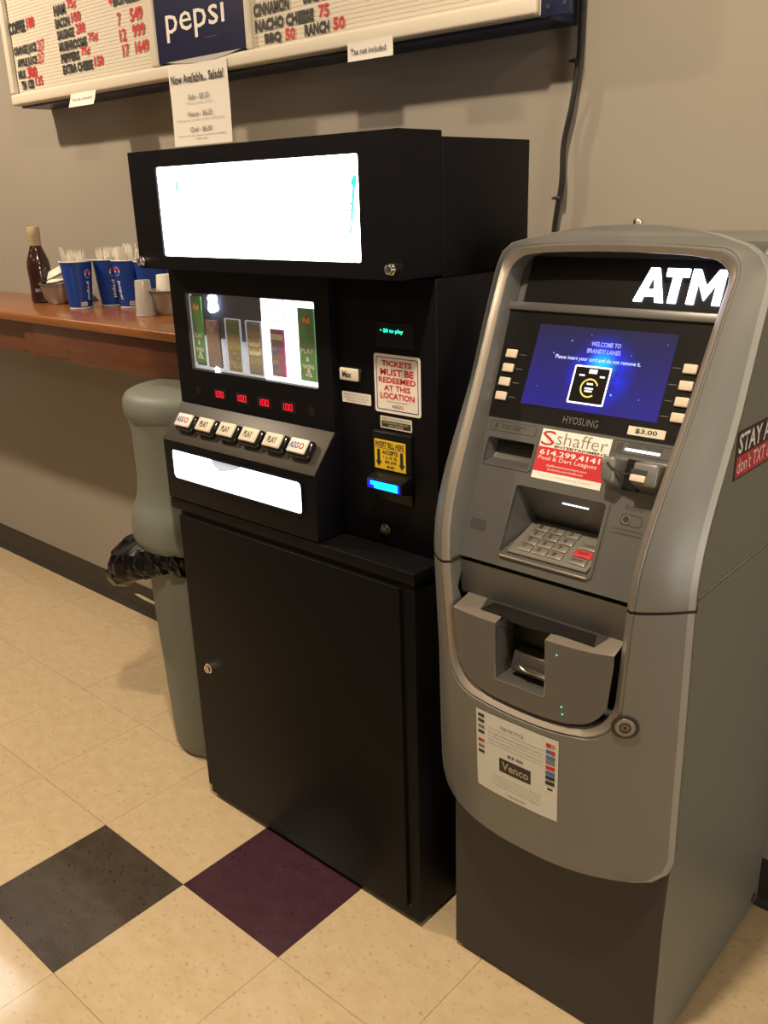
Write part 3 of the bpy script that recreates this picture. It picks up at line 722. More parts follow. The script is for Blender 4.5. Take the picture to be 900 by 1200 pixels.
# keypad well
wl = MB()
T_l, T_r = MP @ Vector((-.0835, -.123, 0)), MP @ Vector((.073, -.123, 0))
B_l, B_r = MP @ Vector((-.0835, -.234, 0)), MP @ Vector((.073, -.234, 0))
K_l, K_r = Vector((.676, .300, .899)), Vector((.806, .300, .899))
wl.add([T_l, T_r, K_r, K_l], [(0, 1, 2, 3)]); wl.add([B_l, B_r, K_r, K_l], [(0, 1, 2, 3)]); wl.add([T_l, K_l, B_l], [(0, 1, 2)]); wl.add([T_r, K_r, B_r], [(0, 1, 2)])
well = wl.build('keypad_well', STEELI, atm)
ring(rrect(-.0865, .076, -.2365, -.1205, .008), rrect(-.0815, .071, -.232, -.1245, .006), 0, .002, MP).build('keypad_rim', STEELI, atm, smooth=True)
MB().xbox(-.080, .070, -.2375, -.2335, -.002, .0048, MP).build('keypad_lip', STEELR, atm, bevel=.0015)
# keypad: its own plane, from the lip to the back of the well
kd = (K_l-B_l); kd.x = 0
MK = frame(B_l + Vector((0, 0, .0015)), (1, 0, 0), kd)
kl = kd.length
kp = MB().xbox(.012, .148, .006, kl-.006, 0, .003, MK).build('keypad', KEYMET, atm)
rowh = (kl-.026)/4
NUM = [['1', '2', '3'], ['4', '5', '6'], ['7', '8', '9'], ['*', '0', '#']]
for r_ in range(4):
    for k in range(3):
        x = .024+.0265*k; y = kl-.014-rowh*(r_+1)+.002
        b = MB().xbox(x, x+.0240, y, y+rowh-.003, .003, .0055, MK).build('key', KEYMET, kp, bevel=.0008)
        words(NUM[r_][k], x+.007, x+.0125, y+.004, y+.0125, MK @ Matrix.Translation((0, 0, .0055)), INK, kp, 'key_digit', bold=.02)
for r_, (mm, wname) in enumerate(((KEYMET, 'CANCEL'), (mat('red_key', (.50, .03, .04), .4), 'CLEAR'), (KEYMET, 'ENTER'))):
    x = .112; y = kl-.014-rowh*(r_+2)+.002
    b = MB().xbox(x, x+.029, y, y+rowh-.003, .003, .0055, MK).build('function_key', mm, kp, bevel=.0008)
    words(wname, x+.005, x+.023, y+.006, y+.0105, MK @ Matrix.Translation((0, 0, .0055)), INK, kp, 'key_lettering')
wd = (T_l-K_l); wd.x = 0
MWl = frame(K_l, (1, 0, 0), wd)
MB().xbox(.060, .104, wd.length*.70, wd.length*.70+.0024, 0, .001, MWl).build('keypad_light', LEDBAR, atm)
# speaker grille
gm = MB()
for a in range(8):
    for b_ in range(6): gm.disc((-.145+.0037*a, -.206+.0030*b_), .0010, .0003, MP, 6)
gm.build('speaker_grille', SCREENBLK, panel)
# display surround, screen, keys
def trap(y0, y1): return [(-.0095-hw_(y0), y0), (.0025+hw_(y0), y0), (.0025+hw_(y1), y1), (-.0095-hw_(y1), y1)]
ds = MB().prism(trap(-.027, .146), -.004, .0012, MP).build('screen_surround', SCREENBLK, atm)
scr = MB().add([(-.1115, 0, 0), (.1125, 0, 0), (.1125, .126, 0), (-.1115, .126, 0)], [(0, 1, 2, 3)])
so = scr.build('screen', screen_mat('lit_screen', None, None), atm, local=True); so.matrix_parent_inverse = Matrix.Translation(-atm.location); so.matrix_local = off(.0016) if False else Matrix()
so.matrix_basis = off(.0016)
Mq = off(.0018)
GLOWT = mat('screen_text', (.3, .4, .8), .5, emit=(.45, .55, 1.0), estr=1.1); GLOWD = mat('screen_text_dim', (.2, .2, .6), .5, emit=(.18, .22, .85), estr=1.0)
words('WELCOME TO', -.017, .031, .0985, .1055, Mq, GLOWD, so and atm, 'screen_lettering', bold=.02)
words('BRANDY LANES', -.021, .033, .0880, .0950, Mq, GLOWD, atm, 'screen_lettering', bold=.02)
words('Please insert your card and do not remove it.', -.071, .068, .0735, .0815, Mq, GLOWT, atm, 'screen_lettering')
WH = mat('screen_white', (.8, .8, .8), .5, emit=(.78, .84, .95), estr=1.0); GOLD = mat('screen_gold', (.5, .4, .1), .5, emit=(.65, .45, .09), estr=.8)
ring(rrect(-.034, .026, .011, .069, .002, 2), rrect(-.0315, .0235, .0135, .0665, .001, 2), 0, .0002, Mq).build('screen_icon_border', WH, atm)
MB().xbox(-.0315, .0235, .0135, .0665, 0, .0001, Mq).build('screen_icon_ground', SCREENBLK, atm)
gr_ = MB(); n_ = 22
for k in range(n_):
    a0, a1 = [math.radians(20+290*q/n_) for q in (k, k+1)]
    gr_.prism([(-.003+r*math.cos(a), .036+r*math.sin(a)) for r, a in ((.0145, a0), (.0145, a1), (.0122, a1), (.0122, a0))], .0001, .0003, Mq)
gr_.build('screen_ring', GOLD, atm)
ic = MB().xbox(-.009, .004, .058, .064, .0001, .0003, Mq)
for (x, y, w_) in ((-.024, .053, .009), (.010, .053, .008), (-.008, .041, .010), (-.010, .034, .014), (-.009, .030, .012)): ic.xbox(x, x+w_, y, y+.0024, .0001, .0003, Mq)
ic.build('screen_icon', WH, atm)['kind'] = 'stuff'
st = MB()
for (x, y, r) in ((.034, .030, .0016), (-.050, .104, .0012), (-.076, .083, .001), (.078, .028, .0008), (.10, .11, .0006), (-.09, .03, .0006), (.05, .09, .0007), (-.02, .115, .0007)): st.disc((x, y), r, .0002, Mq, 8)
st.build('screen_spark', mat('screen_spark_blue', (.1, .2, .9), .5, emit=(.05, .25, 1.0), estr=1.2), atm)
for side, ys in ((-1, (.0746, .0517, .0295, .0066)), (1, (.0793, .0557, .0327, .0104))):
    for y in ys:
        x = -.1490 if side < 0 else .1412
        MB().xbox(x-.0100, x+.0100, y-.0068, y+.0068, .001, .0055, MP).build('function_button', KEYBTN, atm, bevel=.0018, seg=3)
        xl = x+.0135 if side < 0 else x-.0265
        MB().xbox(xl, xl+.012, y-.0004, y+.0004, .0012, .0015, MP).build('guide_line', GREYINK, ds)
words('HYOSUNG', -.0315, .0265, -.0205, -.0095, off(.0012), mat('logo_grey', (.14, .13, .12), .4), atm, 'maker_lettering')
pl = MB().xbox(.0738, .1296, -.0220, -.0095, .0012, .0018, MP).build('fee_label', PAPERC, ds)
words('$3.00', .085, .118, -.0195, -.0120, off(.0018), INK, pl, bold=.02)
# dark ATM sign above, divider bar
MB().prism(trap(.1445, .1580), -.004, .006, MP).build('sign_bar', STEELI, atm, bevel=.0015)
sgn = MB().prism([(-.160, .158), (.166, .158), (.168, .236), (-.162, .236)], -.012, -.008, MP).build('sign_panel', SCREENBLK, atm)
MB().prism(trap(.158, .250), -.016, -.0122, MP).build('sign_backing', STEELI, atm)
ML_ = off(-.008)
y0_, y1_ = .1722, .2222
def let(nm, polys):
    mb = MB()
    for p in polys: mb.prism(p, 0, .003, ML_)
    return mb.build(nm, ATMW, sgn)
hA = y1_-y0_
lA = let('lit_letter', [[(.0262, y0_), (.0385, y0_), (.0490, y1_-.010), (.0490, y1_), (.0425, y1_)], [(.0718, y0_), (.0595, y0_), (.0490, y1_-.010), (.0490, y1_), (.0555, y1_)][::-1],
     [(.0385, y0_+.0085), (.0595, y0_+.0085), (.0562, y0_+.0185), (.0418, y0_+.0185)]])
let('lit_letter', [[(.0680, y1_-.0115), (.1010, y1_-.0115), (.1010, y1_), (.0680, y1_)], [(.0785, y0_), (.0905, y0_), (.0905, y1_-.0115), (.0785, y1_-.0115)]])
let('lit_letter', [[(.1060, y0_), (.1165, y0_), (.1165, y1_), (.1060, y1_)], [(.1430, y0_), (.1535, y0_), (.1535, y1_), (.1430, y1_)],
     [(.1165, y1_), (.1165, y1_-.018), (.12975, y0_+.006), (.12975, y0_+.026)], [(.1430, y1_), (.1430, y1_-.018), (.12975, y0_+.006), (.12975, y0_+.026)][::-1]])
# stickers on the panel
sf = MB().xbox(-.0610, .0545, -.1087, -.0327, .0002, .0009, MP).build('service_sticker', PAPER, atm); lab(sf, 'white and red service company sticker')
Mz = off(.0009)
MB().xbox(-.0610, .0545, -.0975, -.0600, 0, .0002, Mz).build('sticker_red_band', REDINK, sf)
words('shaffer', -.0335, .0500, -.0535, -.0345, Mz, GREYINK, sf, bold=-.012)
words('ENTERTAINMENT', -.0345, .0520, -.0590, -.0555, Mz, INK, sf, bold=.02)
words('S', -.0590, -.0360, -.0575, -.0350, Mz, mat('logo_red', (.42, .02, .02), .5), sf, 'sticker_logo', bold=-.002)
Mz2 = off(.0011)
words('614.299.4141', -.0565, .0440, -.0720, -.0635, Mz2, PAPER, sf, bold=.02)
words('Pool & Dart Leagues', -.0565, .0410, -.0815, -.0735, Mz2, PAPER, sf)
words('shafferentertainment.com', -.0400, .0280, -.0885, -.0850, Mz2, PAPER, sf); words('facebook.com/shafferent', -.0370, .0230, -.0940, -.0905, Mz2, PAPER, sf)
words('See Your Participating Location', -.0480, .0420, -.1050, -.1010, Mz, mat('faint_ink', (.45, .43, .40), .6), sf)
ENG = mat('engraved_print', (.045, .040, .034), .5)
ring(rrect(-.1555, -.072, -.0485, -.0320, .003, 3), rrect(-.1545, -.073, -.0475, -.0330, .002, 3), 0, .0004, MP).build('receipt_marking', ENG, panel)
MB().prism([(-.150, -.045), (-.143, -.045), (-.141, -.036), (-.147, -.036)], 0, .0003, MP).build('receipt_marking_icon', ENG, panel)
words('RECEIPT', -.134, -.090, -.0435, -.0365, MP, ENG, panel, 'receipt_lettering')
ring(rrect(.0580, .1455, -.0500, -.0315, .003, 3), rrect(.0590, .1445, -.0490, -.0325, .002, 3), 0, .0004, MP).build('card_marking', ENG, panel)
words('CARD IN/OUT', .080, .132, -.0395, -.0340, MP, ENG, panel, 'card_lettering'); MB().xbox(.062, .072, -.0475, -.0350, 0, .0003, MP).build('card_marking_icon', ENG, panel)
MB().xbox(.0765, .1285, -.0450, -.0415, 0, .0012, MP).build('card_light', mat('card_light_white', (1, 1, 1), .4, emit=(.80, .86, 1.0), estr=1.6), panel)
# card reader: lower mount, two lobes and slot
cr = MB().xbox(.066, .1505, -.103, -.054, 0, .004, MP).build('card_reader_mount', STEELI, atm, bevel=.002)
def block(lo, hi): return MB().add([MP @ Vector(p) for p in lo+hi], [(0, 1, 2, 3), (4, 5, 6, 7), (0, 1, 5, 4), (1, 2, 6, 5), (2, 3, 7, 6), (3, 0, 4, 7)])
block([(.066, -.056, .003), (.090, -.056, .003), (.094, -.104, .003), (.070, -.102, .003)], [(.059, -.063, .034), (.080, -.059, .036), (.084, -.097, .032), (.064, -.094, .032)]).build('card_reader_lobe', STEELP, cr, bevel=.005, seg=3)
block([(.114, -.056, .003), (.152, -.056, .003), (.152, -.099, .003), (.114, -.099, .003)], [(.1105, -.062, .036), (.146, -.061, .036), (.147, -.093, .034), (.111, -.092, .034)]).build('card_reader_lobe', STEELP, cr, bevel=.004, seg=3)
MB().xbox(.1098, .1330, -.0785, -.0720, .030, .0362, MP).build('card_slot', INK, cr)
MB().xbox(.1100, .1320, -.0890, -.0795, .0335, .0365, MP).build('card_slot_lip', KEYBTN, cr, bevel=.001)
MB().xbox(.090, .114, -.100, -.057, .004, .010, MP).build('card_throat', SCREENBLK, cr)
MB().tube([MP @ Vector(p) for p in [(.072, -.070, .036), (.080, -.076, .035), (.094, -.081, .030), (.111, -.080, .036)]], .0014, 6).build('card_tether', INK, cr, smooth=True)
# headphone jack
ring(rrect(.0965, .1283, -.1485, -.1325, .004, 4), rrect(.0975, .1273, -.1475, -.1335, .0035, 4), 0, .0006, MP).build('jack_plate', ENG, panel)
MB().disc((.1047, -.1404), .0048, .0008, MP).build('jack_hole', INK, panel); ring(rrect(.0985, .1109, -.1466, -.1342, .006), rrect(.0999, .1095, -.1452, -.1356, .0045), .0, .0014, MP).build('jack_ring', STEELR, panel, smooth=True)
words('AUDIO', .098, .127, -.1265, -.1190, MP, ENG, panel, 'jack_lettering')
words('Insert Headphones', .0865, .137, -.1570, -.1535, MP, ENG, panel, 'jack_lettering'); words('to use voice mode', .0875, .133, -.1625, -.1590, MP, ENG, panel, 'jack_lettering')
# --- dispenser
dz = ZS-.006
MB().add([(XC-.158, Q_(dz)+.002, dz+.004), (XC+.146, Q_(dz)+.002, dz+.004), (XC+.143, .2115, .786), (XC-.155, .2115, .786)], [(0, 1, 2, 3)]).build('dispenser_panel', STEELI, atm)
MB().add([(XC-.159, Q_(ZS)+.012, ZS+.012), (XC+.147, Q_(ZS)+.012, ZS+.012), (XC+.147, Q_(ZS)+.012, ZS-.012), (XC-.159, Q_(ZS)+.012, ZS-.012)], [(0, 1, 2, 3)]).build('dispenser_seam', INK, atm)
def U_loop(o=.0088):
    return [(x, z) for x, z in opening(o) if z < .7765]
NX0, NX1, NZ0 = .690, .777, .681       # pick-up notch
ZT = .7765
dfm = MB()
def fy(x, z): return F_(x, z)+.0050
U = U_loop(); U.sort(key=lambda p: math.atan2(p[1]-.80, p[0]-XC))
left = min(p[0] for p in U); right_ = max(p[0] for p in U)
def zlow(x):
    # bottom of the U at x
    best = None
    for (a, b), (c, d) in zip(U, U[1:]):
        if min(a, c)-1e-9 <= x <= max(a, c)+1e-9 and abs(c-a) > 1e-6:
            z = b+(d-b)*(x-a)/(c-a); best = z if best is None else min(best, z)
    return best if best is not None else ZT
xs = sorted(set([left+.0004+(right_-left-.0008)*k/40 for k in range(41)]+[NX0, NX1]))
for a, b in zip(xs, xs[1:]):
    mid = (a+b)/2
    za, zb_ = zlow(a), zlow(b)
    def rows_(z): return [z+(max(NZ0, z)-z)*k/4 for k in range(5)]+[max(NZ0, z)+(ZT-max(NZ0, z))*k/5 for k in range(1, 6)]
    ra, rb_ = rows_(za), rows_(zb_)
    for k in range(9):
        if k >= 4 and NX0 <= mid <= NX1: continue
        q = [(a, ra[k]), (b, rb_[k]), (b, rb_[k+1]), (a, ra[k+1])]
        dfm.add([(x, fy(x, z), z) for x, z in q], [(0, 1, 2, 3)])
df = dfm.build('dispenser_front', STEELI, atm, smooth=True)
# shelf on top of it, with a black slot
shf = MB()
for a, b in zip(xs, xs[1:]):
    mid = (a+b)/2
    back = .2115
    ya, yb = fy(a, ZT), fy(b, ZT)
    if NX0 < mid < NX1:      # scalloped back edge of the notch
        q = (mid-NX0)/(NX1-NX0); ya = yb = .196-.012*math.sin(math.pi*q)
    shf.add([(a, ya, ZT), (b, yb, ZT), (b, back, .787), (a, back, .787)], [(0, 1, 2, 3)])
shf.build('dispenser_shelf', STEELR, atm)
ysh = fy(XC, ZT); Msh = frame((0, ysh, ZT), (1, 0, 0), (0, .2115-ysh, .787-ZT)); lsh = math.hypot(.2115-ysh, .787-ZT)
MB().prism([(.643, lsh-.001), (.650, lsh-.030), (.846, lsh-.030), (.855, lsh-.001)], 0, .0008, Msh).build('dispenser_slot', INK, atm)
lp = [(.660, lsh-.006), (.650, lsh-.030)]+[(.650+.196*k/24, lsh-.030-.007*math.sin(math.pi*max(0, min(1, (k-4)/13)))) for k in range(1, 24)]+[(.846, lsh-.030), (.838, lsh-.006)]
MB().prism(lp, .0008, .0016, Msh).build('dispenser_slot_lip', mat('smoked_plastic', (.010, .009, .008), .5, spec=.15), atm, smooth=True)
# notch walls, back and chrome note ramp
nw = MB()
fN = fy(.733, .73)
nw.add([(NX0, fy(NX0, ZT), ZT), (NX0, .215, ZT), (NX0, .215, NZ0), (NX0, fy(NX0, NZ0), NZ0)], [(0, 1, 2, 3)])
nw.add([(NX1, fy(NX1, ZT), ZT), (NX1, .215, ZT), (NX1, .215, NZ0), (NX1, fy(NX1, NZ0), NZ0)], [(0, 1, 2, 3)])
nw.add([(NX0, fy(NX0, NZ0), NZ0), (NX1, fy(NX1, NZ0), NZ0), (NX1, .215, NZ0), (NX0, .215, NZ0)], [(0, 1, 2, 3)])
nw.build('notch_wall', STEELI, atm)
MB().add([(NX0, .215, NZ0), (NX1, .215, NZ0), (NX1, .215, ZT), (NX0, .215, ZT)], [(0, 1, 2, 3)]).build('notch_back', SCREENBLK, atm)
MB().tube([(NX0+.020, .196, .703), (NX0+.045, .186, .701), (NX1-.002, .188, .700)], .005, 8, flat=.6).build('note_roller', CHROME, atm, smooth=True)
MB().prism([(.213, .690), (.190, .690), (.186, .698), (.196, .722), (.213, .728)], NX0+.014, NX1-.001, Mx).build('note_ramp', DKMETAL, atm, bevel=.002)
ring(rrect(NX0-.002, NX1+.002, NZ0-.002, ZT-.004, .004, 3), rrect(NX0, NX1, NZ0, ZT-.004, .003, 3), 0, .001, front(fy(.733, .70)+.001)).build('notch_rim', STEELR, atm, smooth=True)
gl = MB()
for (x, z) in ((.797, .758), (.806, .674), (.808, .662)): gl.disc((x, z), .0012, .0008, front(fy(x, z)), 8)
gl.build('green_led', GREENLED, atm)
# front lock
def ny(x, z): return F_(x, z)
lx, lz = .898, .667
nrm = Vector((-(F_(lx+.01, lz)-F_(lx-.01, lz))/.02, 1, 0)); nrm = Vector((-(F_(lx+.01, lz)-F_(lx-.01, lz))/.02, 1, 0)).normalized()
xa = Vector((1, (F_(lx+.01, lz)-F_(lx-.01, lz))/.02, 0)).normalized()
ML = frame((lx, F_(lx, lz)-.0015, lz), xa, (0, 0, 1))
ring([(.020*math.cos(a), .018*math.sin(a)) for a in [2*math.pi*k/24 for k in range(24)]], [(.0145*math.cos(a), .0135*math.sin(a)) for a in [2*math.pi*k/24 for k in range(24)]], -.001, .0022, ML).build('lock_collar', mat('lock_recess', (.03, .028, .026), .5, .3), atm, smooth=True)
lk = MB().disc((0, 0), .0142, .0028, ML, 24).build('front_lock', STEELR, atm, bevel=.0006)
ring([(.0085*math.cos(a), .0085*math.sin(a)) for a in [2*math.pi*k/20 for k in range(20)]], [(.0055*math.cos(a), .0055*math.sin(a)) for a in [2*math.pi*k/20 for k in range(20)]], .0028, .0034, ML).build('lock_ring', STEELD, lk); MB().disc((0, 0), .0030, .0036, ML, 12).build('keyhole', INK, atm)
# fee notice on the lower fascia: follows the bow
NX, NZ = (.655, .8065), (.4695, .6165)
def on_f(x, z, d): return Vector((x, F_(x, z)-d, z))
def patch(x0, x1, z0, z1, d, m, name, parent, nx=10, nz=4):
    mb = MB(); vs = []
    for j in range(nz+1):
        for i in range(nx+1): vs.append(on_f(x0+(x1-x0)*i/nx, z0+(z1-z0)*j/nz, d))
    return mb.add(vs, [(j*(nx+1)+i, j*(nx+1)+i+1, (j+1)*(nx+1)+i+1, (j+1)*(nx+1)+i) for j in range(nz) for i in range(nx)]).build(name, m, parent, smooth=True)
fn = patch(NX[0], NX[1], NZ[0], NZ[1], .0008, mat('fee_paper', (.54, .54, .49), .6), 'fee_notice', atm); lab(fn, 'white fee notice with card network logos')
def wordsF(txt, x0, x1, z0, z1, m, name='notice_lettering', bold=0.0, d=.0012):
    o = words(txt, x0, x1, z0, z1, Matrix(), m, fn, name, bold, 0, 0)
    for v in o.data.vertices: v.co = on_f(v.co.x, v.co.y, d)
    return o
wordsF('FEE NOTICE', .704, .746, .596, .602, GREYINK)
FINE = mat('fine_print', (.24, .23, .20), .6)
for k, s_ in enumerate(('The owner of this terminal will charge a fee', 'for cash withdrawals made at this machine', 'in addition to any fees charged by your own', 'financial institution. The fee is added to the', 'amount of your transaction if you continue')):
    wordsF(s_, .680, .781, .5885-.0068*k, .5920-.0068*k, FINE)
wordsF('$3.00', .716, .746, .5485, .5545, INK, bold=.02)
patch(.701, .760, .518, .543, .0011, INK, 'logo_plate', fn, 6, 2)
wordsF('Venco', .706, .756, .5235, .5385, mat('logo_tan', (.36, .26, .17), .5), 'logo_lettering', .02, .0014)
for k, s_ in enumerate(('Withdrawal limits and network rules apply to all', 'cards. Keep your receipt for your own records.', 'For service please call the number shown here', 'or ask the staff of this location for assistance')):
    wordsF(s_, .686, .778, .5045-.0058*k, .5075-.0058*k, FINE)
wordsF('1-800-000-0000', .716, .750, .4755, .4790, GREYINK)
logo_cols = [(INK, .607), (INK, .597), (GREYINK, .586), (INK, .576), (REDINK, .560), (GREYINK, .549), (INK, .539)]
for m_, z in logo_cols: patch(.659, .6715, z-.0028, z+.0028, .0012, m_, 'card_logo', fn, 2, 1)
OR = mat('logo_orange', (.55, .17, .06), .5); BL = mat('logo_blue', (.03, .12, .32), .5)
for k, (m_, z) in enumerate(((OR, .6035), (BL, .5920), (BL, .5820), (GREYINK, .5735), (REDINK, .5635), (BL, .5540), (INK, .5455), (INK, .5360), (PAPER, .5245))):
    patch(.786, .8015, z-.0035, z+.0035, .0012, m_, 'card_logo', fn, 2, 1)
patch(.786, .7935, .6000, .6070, .0014, REDINK, 'card_logo', fn, 2, 1); patch(.7945, .8015, .5890, .5950, .0014, REDINK, 'card_logo', fn, 2, 1)
patch(.789, .799, .523, .527, .0014, INK, 'card_logo', fn, 2, 1)
# side sticker
ss = MB().prism([(.348, 1.003), (.566, 1.003), (.566, 1.073), (.350, 1.073)], .0001, .0007, Mside).build('side_sticker', INK, atm); lab(ss, 'black and red road safety sticker on the side')
Ms7 = Mside @ Matrix.Translation((0, 0, .0007))
MB().prism([(.3535, 1.006), (.562, 1.006), (.562, 1.0365), (.3545, 1.0365)], 0, .0002, Ms7).build('sticker_red_band', mat('sticker_red', (.45, .02, .035), .5), ss)
words('STAY ALIVE', .356, .540, 1.0405, 1.0690, Ms7, PAPER, ss, bold=.02); words("don't TXT & drive", .357, .540, 1.0115, 1.0340, Ms7 @ Matrix.Translation((0, 0, .0002)), PAPER, ss)

# ================================================================== LITTER BIN
BC = (-.386, .414, 0)
bn = thing('litter_bin', 'tall grey-green round litter bin with hood, beside the black cabinet', 'trash bin', BC)
MB().lathe([(.001, 0), (.095, 0), (.110, .004), (.118, .018), (.121, .05), (.133, .40), (.137, .615), (.131, .615), (.128, .40), (.112, .03), (.001, .02)], (0, 0, 0), 40).build('drum', BINGREY, bn, smooth=True, local=True)
MB().lathe([(.150, .590), (.159, .598), (.164, .620), (.163, .655), (.157, .682), (.148, .700), (.142, .716), (.136, .76), (.137, .88), (.141, .912), (.128, .912), (.128, .72), (.146, .67), (.150, .590)], (0, 0, 0), 40, cap=False).build('hood', BINGREY, bn, smooth=True, local=True)
MB().lathe([(.130, .908), (.141, .910), (.148, .920), (.150, .937), (.148, .955), (.141, .967), (.128, .974), (.06, .979), (.001, .980)], (0, 0, 0), 40).build('lid', BINGREY, bn, smooth=True, local=True)
# liner bulging out below the hood
bg = MB(); nn = 96; rowsb = [(.608, .1405), (.600, .150), (.590, .156), (.575, .159), (.562, .158), (.550, .153), (.540, .147), (.544, .1425), (.560, .1405), (.58, .140)]
vs = []
rnd = [random.uniform(-1, 1) for _ in range(nn)]
nr = len(rowsb)
for i, (z, r) in enumerate(rowsb):
    for k in range(nn):
        a = 2*math.pi*k/nn
        d = math.cos(a-math.radians(226)); sag = max(0, d)**6
        q = math.sin(min(1, i/(nr-1))*math.pi)
        cr_ = rnd[(k//2+7*i) % nn]*.6+rnd[(k//3+3*i) % nn]*.4
        fold = .005*math.sin(a*17+1.1*math.sin(a*5))+.004*math.sin(a*41+i*.9)+.0065*cr_*(.5+1.4*sag)
        rr = r+(fold*(1 if 0 < i < nr-2 else .12)+.082*sag*q**.7)
        if i >= nr-2 or i == 0: rr = min(rr, r+.001+(.03*sag if i == nr-2 else 0))
        vs.append((rr*math.cos(a), rr*math.sin(a), z-.085*sag*(i/(nr-1))**.8*(1 if i < nr-1 else .3)+.006*math.sin(a*9)*q+.006*cr_*sag*q))
fs = [(i*nn+k, i*nn+(k+1) % nn, (i+1)*nn+(k+1) % nn, (i+1)*nn+k) for i in range(nr-1) for k in range(nn)]
bo = bg.add(vs, fs).build('bin_liner', BAG, None); bo.location = BC
tag(bo, 'shiny black plastic bag spilling out below the bin hood', 'trash bag')

# ================================================================== WOODEN SHELF
SZ, SYF = 1.097, .415
shelf = thing('wall_counter', 'varnished orange pine wall counter with a knotty apron board', 'counter', (-1.4, YW, .97))
MB().box(-2.45, -.26, SYF, YW-.001, SZ-.024, SZ).build('top', WOODT, shelf, bevel=.006, seg=3)
MB().box(-1.122, -.27, SYF+.018, SYF+.038, .972, SZ-.0242).build('apron_board', WOODA, shelf, bevel=.002)
Mw_ = front(SYF+.050)
MB().prism([(-1.185, SZ-.0243), (-1.185, .995), (-1.178, .978), (-1.160, .970), (-1.135, .970), (-1.1225, .980), (-1.1225, SZ-.0243)], 0, .030, Mw_).build('bracket', WOODA, shelf)
MB().prism([(-2.40, SZ-.0243), (-2.40, .985), (-1.235, .978), (-1.205, .985), (-1.187, 1.003), (-1.187, SZ-.0243)], 0, .018, Mw_).build('apron_board', WOODA, shelf)
for x in (-2.2, -.45): MB().prism([(YW-.001, SZ-.0244), (SYF+.07, SZ-.0244), (SYF+.07, SZ-.06), (YW-.03, .99), (YW-.001, .985)], x, x+.03, Mx).build('support_cleat', WOODA, shelf)

# ------------------------------------------------ things on the counter
def cup_tree(name, label, cat, loc, rz, group, rb, rt, h):
    t = thing(name, label, cat, loc, rz, group)
    MB().lathe([(.001, .004), (rb-.001, .004), (rb-.001, 0), (rb, 0), (rb+.0006, .006), (rt, h-.003), (rt-.0015, h-.003), (rb-.002, .006), (.001, .005)], (0, 0, 0), 32).build('wall', CUPB, t, smooth=True, local=True)
    ri = MB().tube([((rt+.0006)*math.cos(2*math.pi*k/32), (rt+.0006)*math.sin(2*math.pi*k/32), h-.002) for k in range(32)], .0018, 6, closed=True).build('rim', CUPW, t, smooth=True, local=True)
    MB().lathe([(rb+.0008, .0005), (rb+.0012, .0045)], (0, 0, 0), 32, cap=False).build('base_band', CUPW, t, smooth=True, local=True)
    return t
def on_cup(rb, rt, h, ang, s, z, d=.0006):
    r = rb+(rt-rb)*z/h+d; a = ang+s/r; return Vector((r*math.cos(a), r*math.sin(a), z))
def cup_patch(t, rb, rt, h, ang, s0, s1, z0, z1, m, name, d=.0006):
    n = 5; vs = [on_cup(rb, rt, h, ang, s0+(s1-s0)*i/n, z, d) for z in (z0, z1) for i in range(n+1)]
    return MB().add(vs, [(i, i+1, n+2+i, n+1+i) for i in range(n)]).build(name, m, t, smooth=True, local=True)
def cup_words(t, txt, rb, rt, h, ang, zc, hgt, wid, m, name, vertical=True):
    o = words(txt, -wid/2, wid/2, -hgt/2, hgt/2, Matrix(), m, t, name, .02, 0, 0, local=True)
    for v in o.data.vertices:
        x, y = v.co.x, v.co.y
        v.co = on_cup(rb, rt, h, ang, y if vertical else x, zc-(x if vertical else -y), .0009)
    return o
CAMD = lambda x, y: math.atan2(-.848-y, 1.389-x)      # direction in which the printed side is seen
def fork_mesh():
    mb = MB()
    mb.box(-.004, .004, -.0009, .0009, 0, .105); 
    mb.add([(-.004, -.0009, .105), (.004, -.0009, .105), (.004, .0009, .105), (-.004, .0009, .105), (-.009, -.0012, .125), (.009, -.0012, .125), (.009, .0012, .125), (-.009, .0012, .125)], [(0, 1, 5, 4), (1, 2, 6, 5), (2, 3, 7, 6), (3, 0, 4, 7), (4, 5, 6, 7)])
    for k in range(4):
        x = -.0078+.0052*k
        mb.add([(x-.0013, -.001, .125), (x+.0013, -.001, .125), (x+.0013, .001, .125), (x-.0013, .001, .125), (x, 0, .152)], [(0, 1, 4), (1, 2, 4), (2, 3, 4), (3, 0, 4)])
    return mb
def knife_mesh():
    return MB().prism([(-.0045, 0), (.0045, 0), (.0055, .06), (.0068, .135), (.0055, .146), (.001, .150), (-.0045, .148), (-.0055, .13), (-.005, .06)], -.0009, .0009, frame((0, 0, 0), (1, 0, 0), (0, 0, 1)))
def spoon_mesh():
    return MB().prism([(-.004, 0), (.004, 0), (.0045, .10), (.010, .12), (.0115, .135), (.009, .150), (0, .157), (-.009, .150), (-.0115, .135), (-.010, .12), (-.0045, .10)], -.001, .001, frame((0, 0, 0), (1, 0, 0), (0, 0, 1)))
um = {k: f() for k, f in (('fork', fork_mesh), ('knife', knife_mesh), ('spoon', spoon_mesh))}
proto = {}
for k, mb in um.items():
    me = bpy.data.meshes.new('plastic_'+k); me.from_pydata(mb.v, [], mb.f); me.materials.append(PLASTICW)
    proto[k] = me
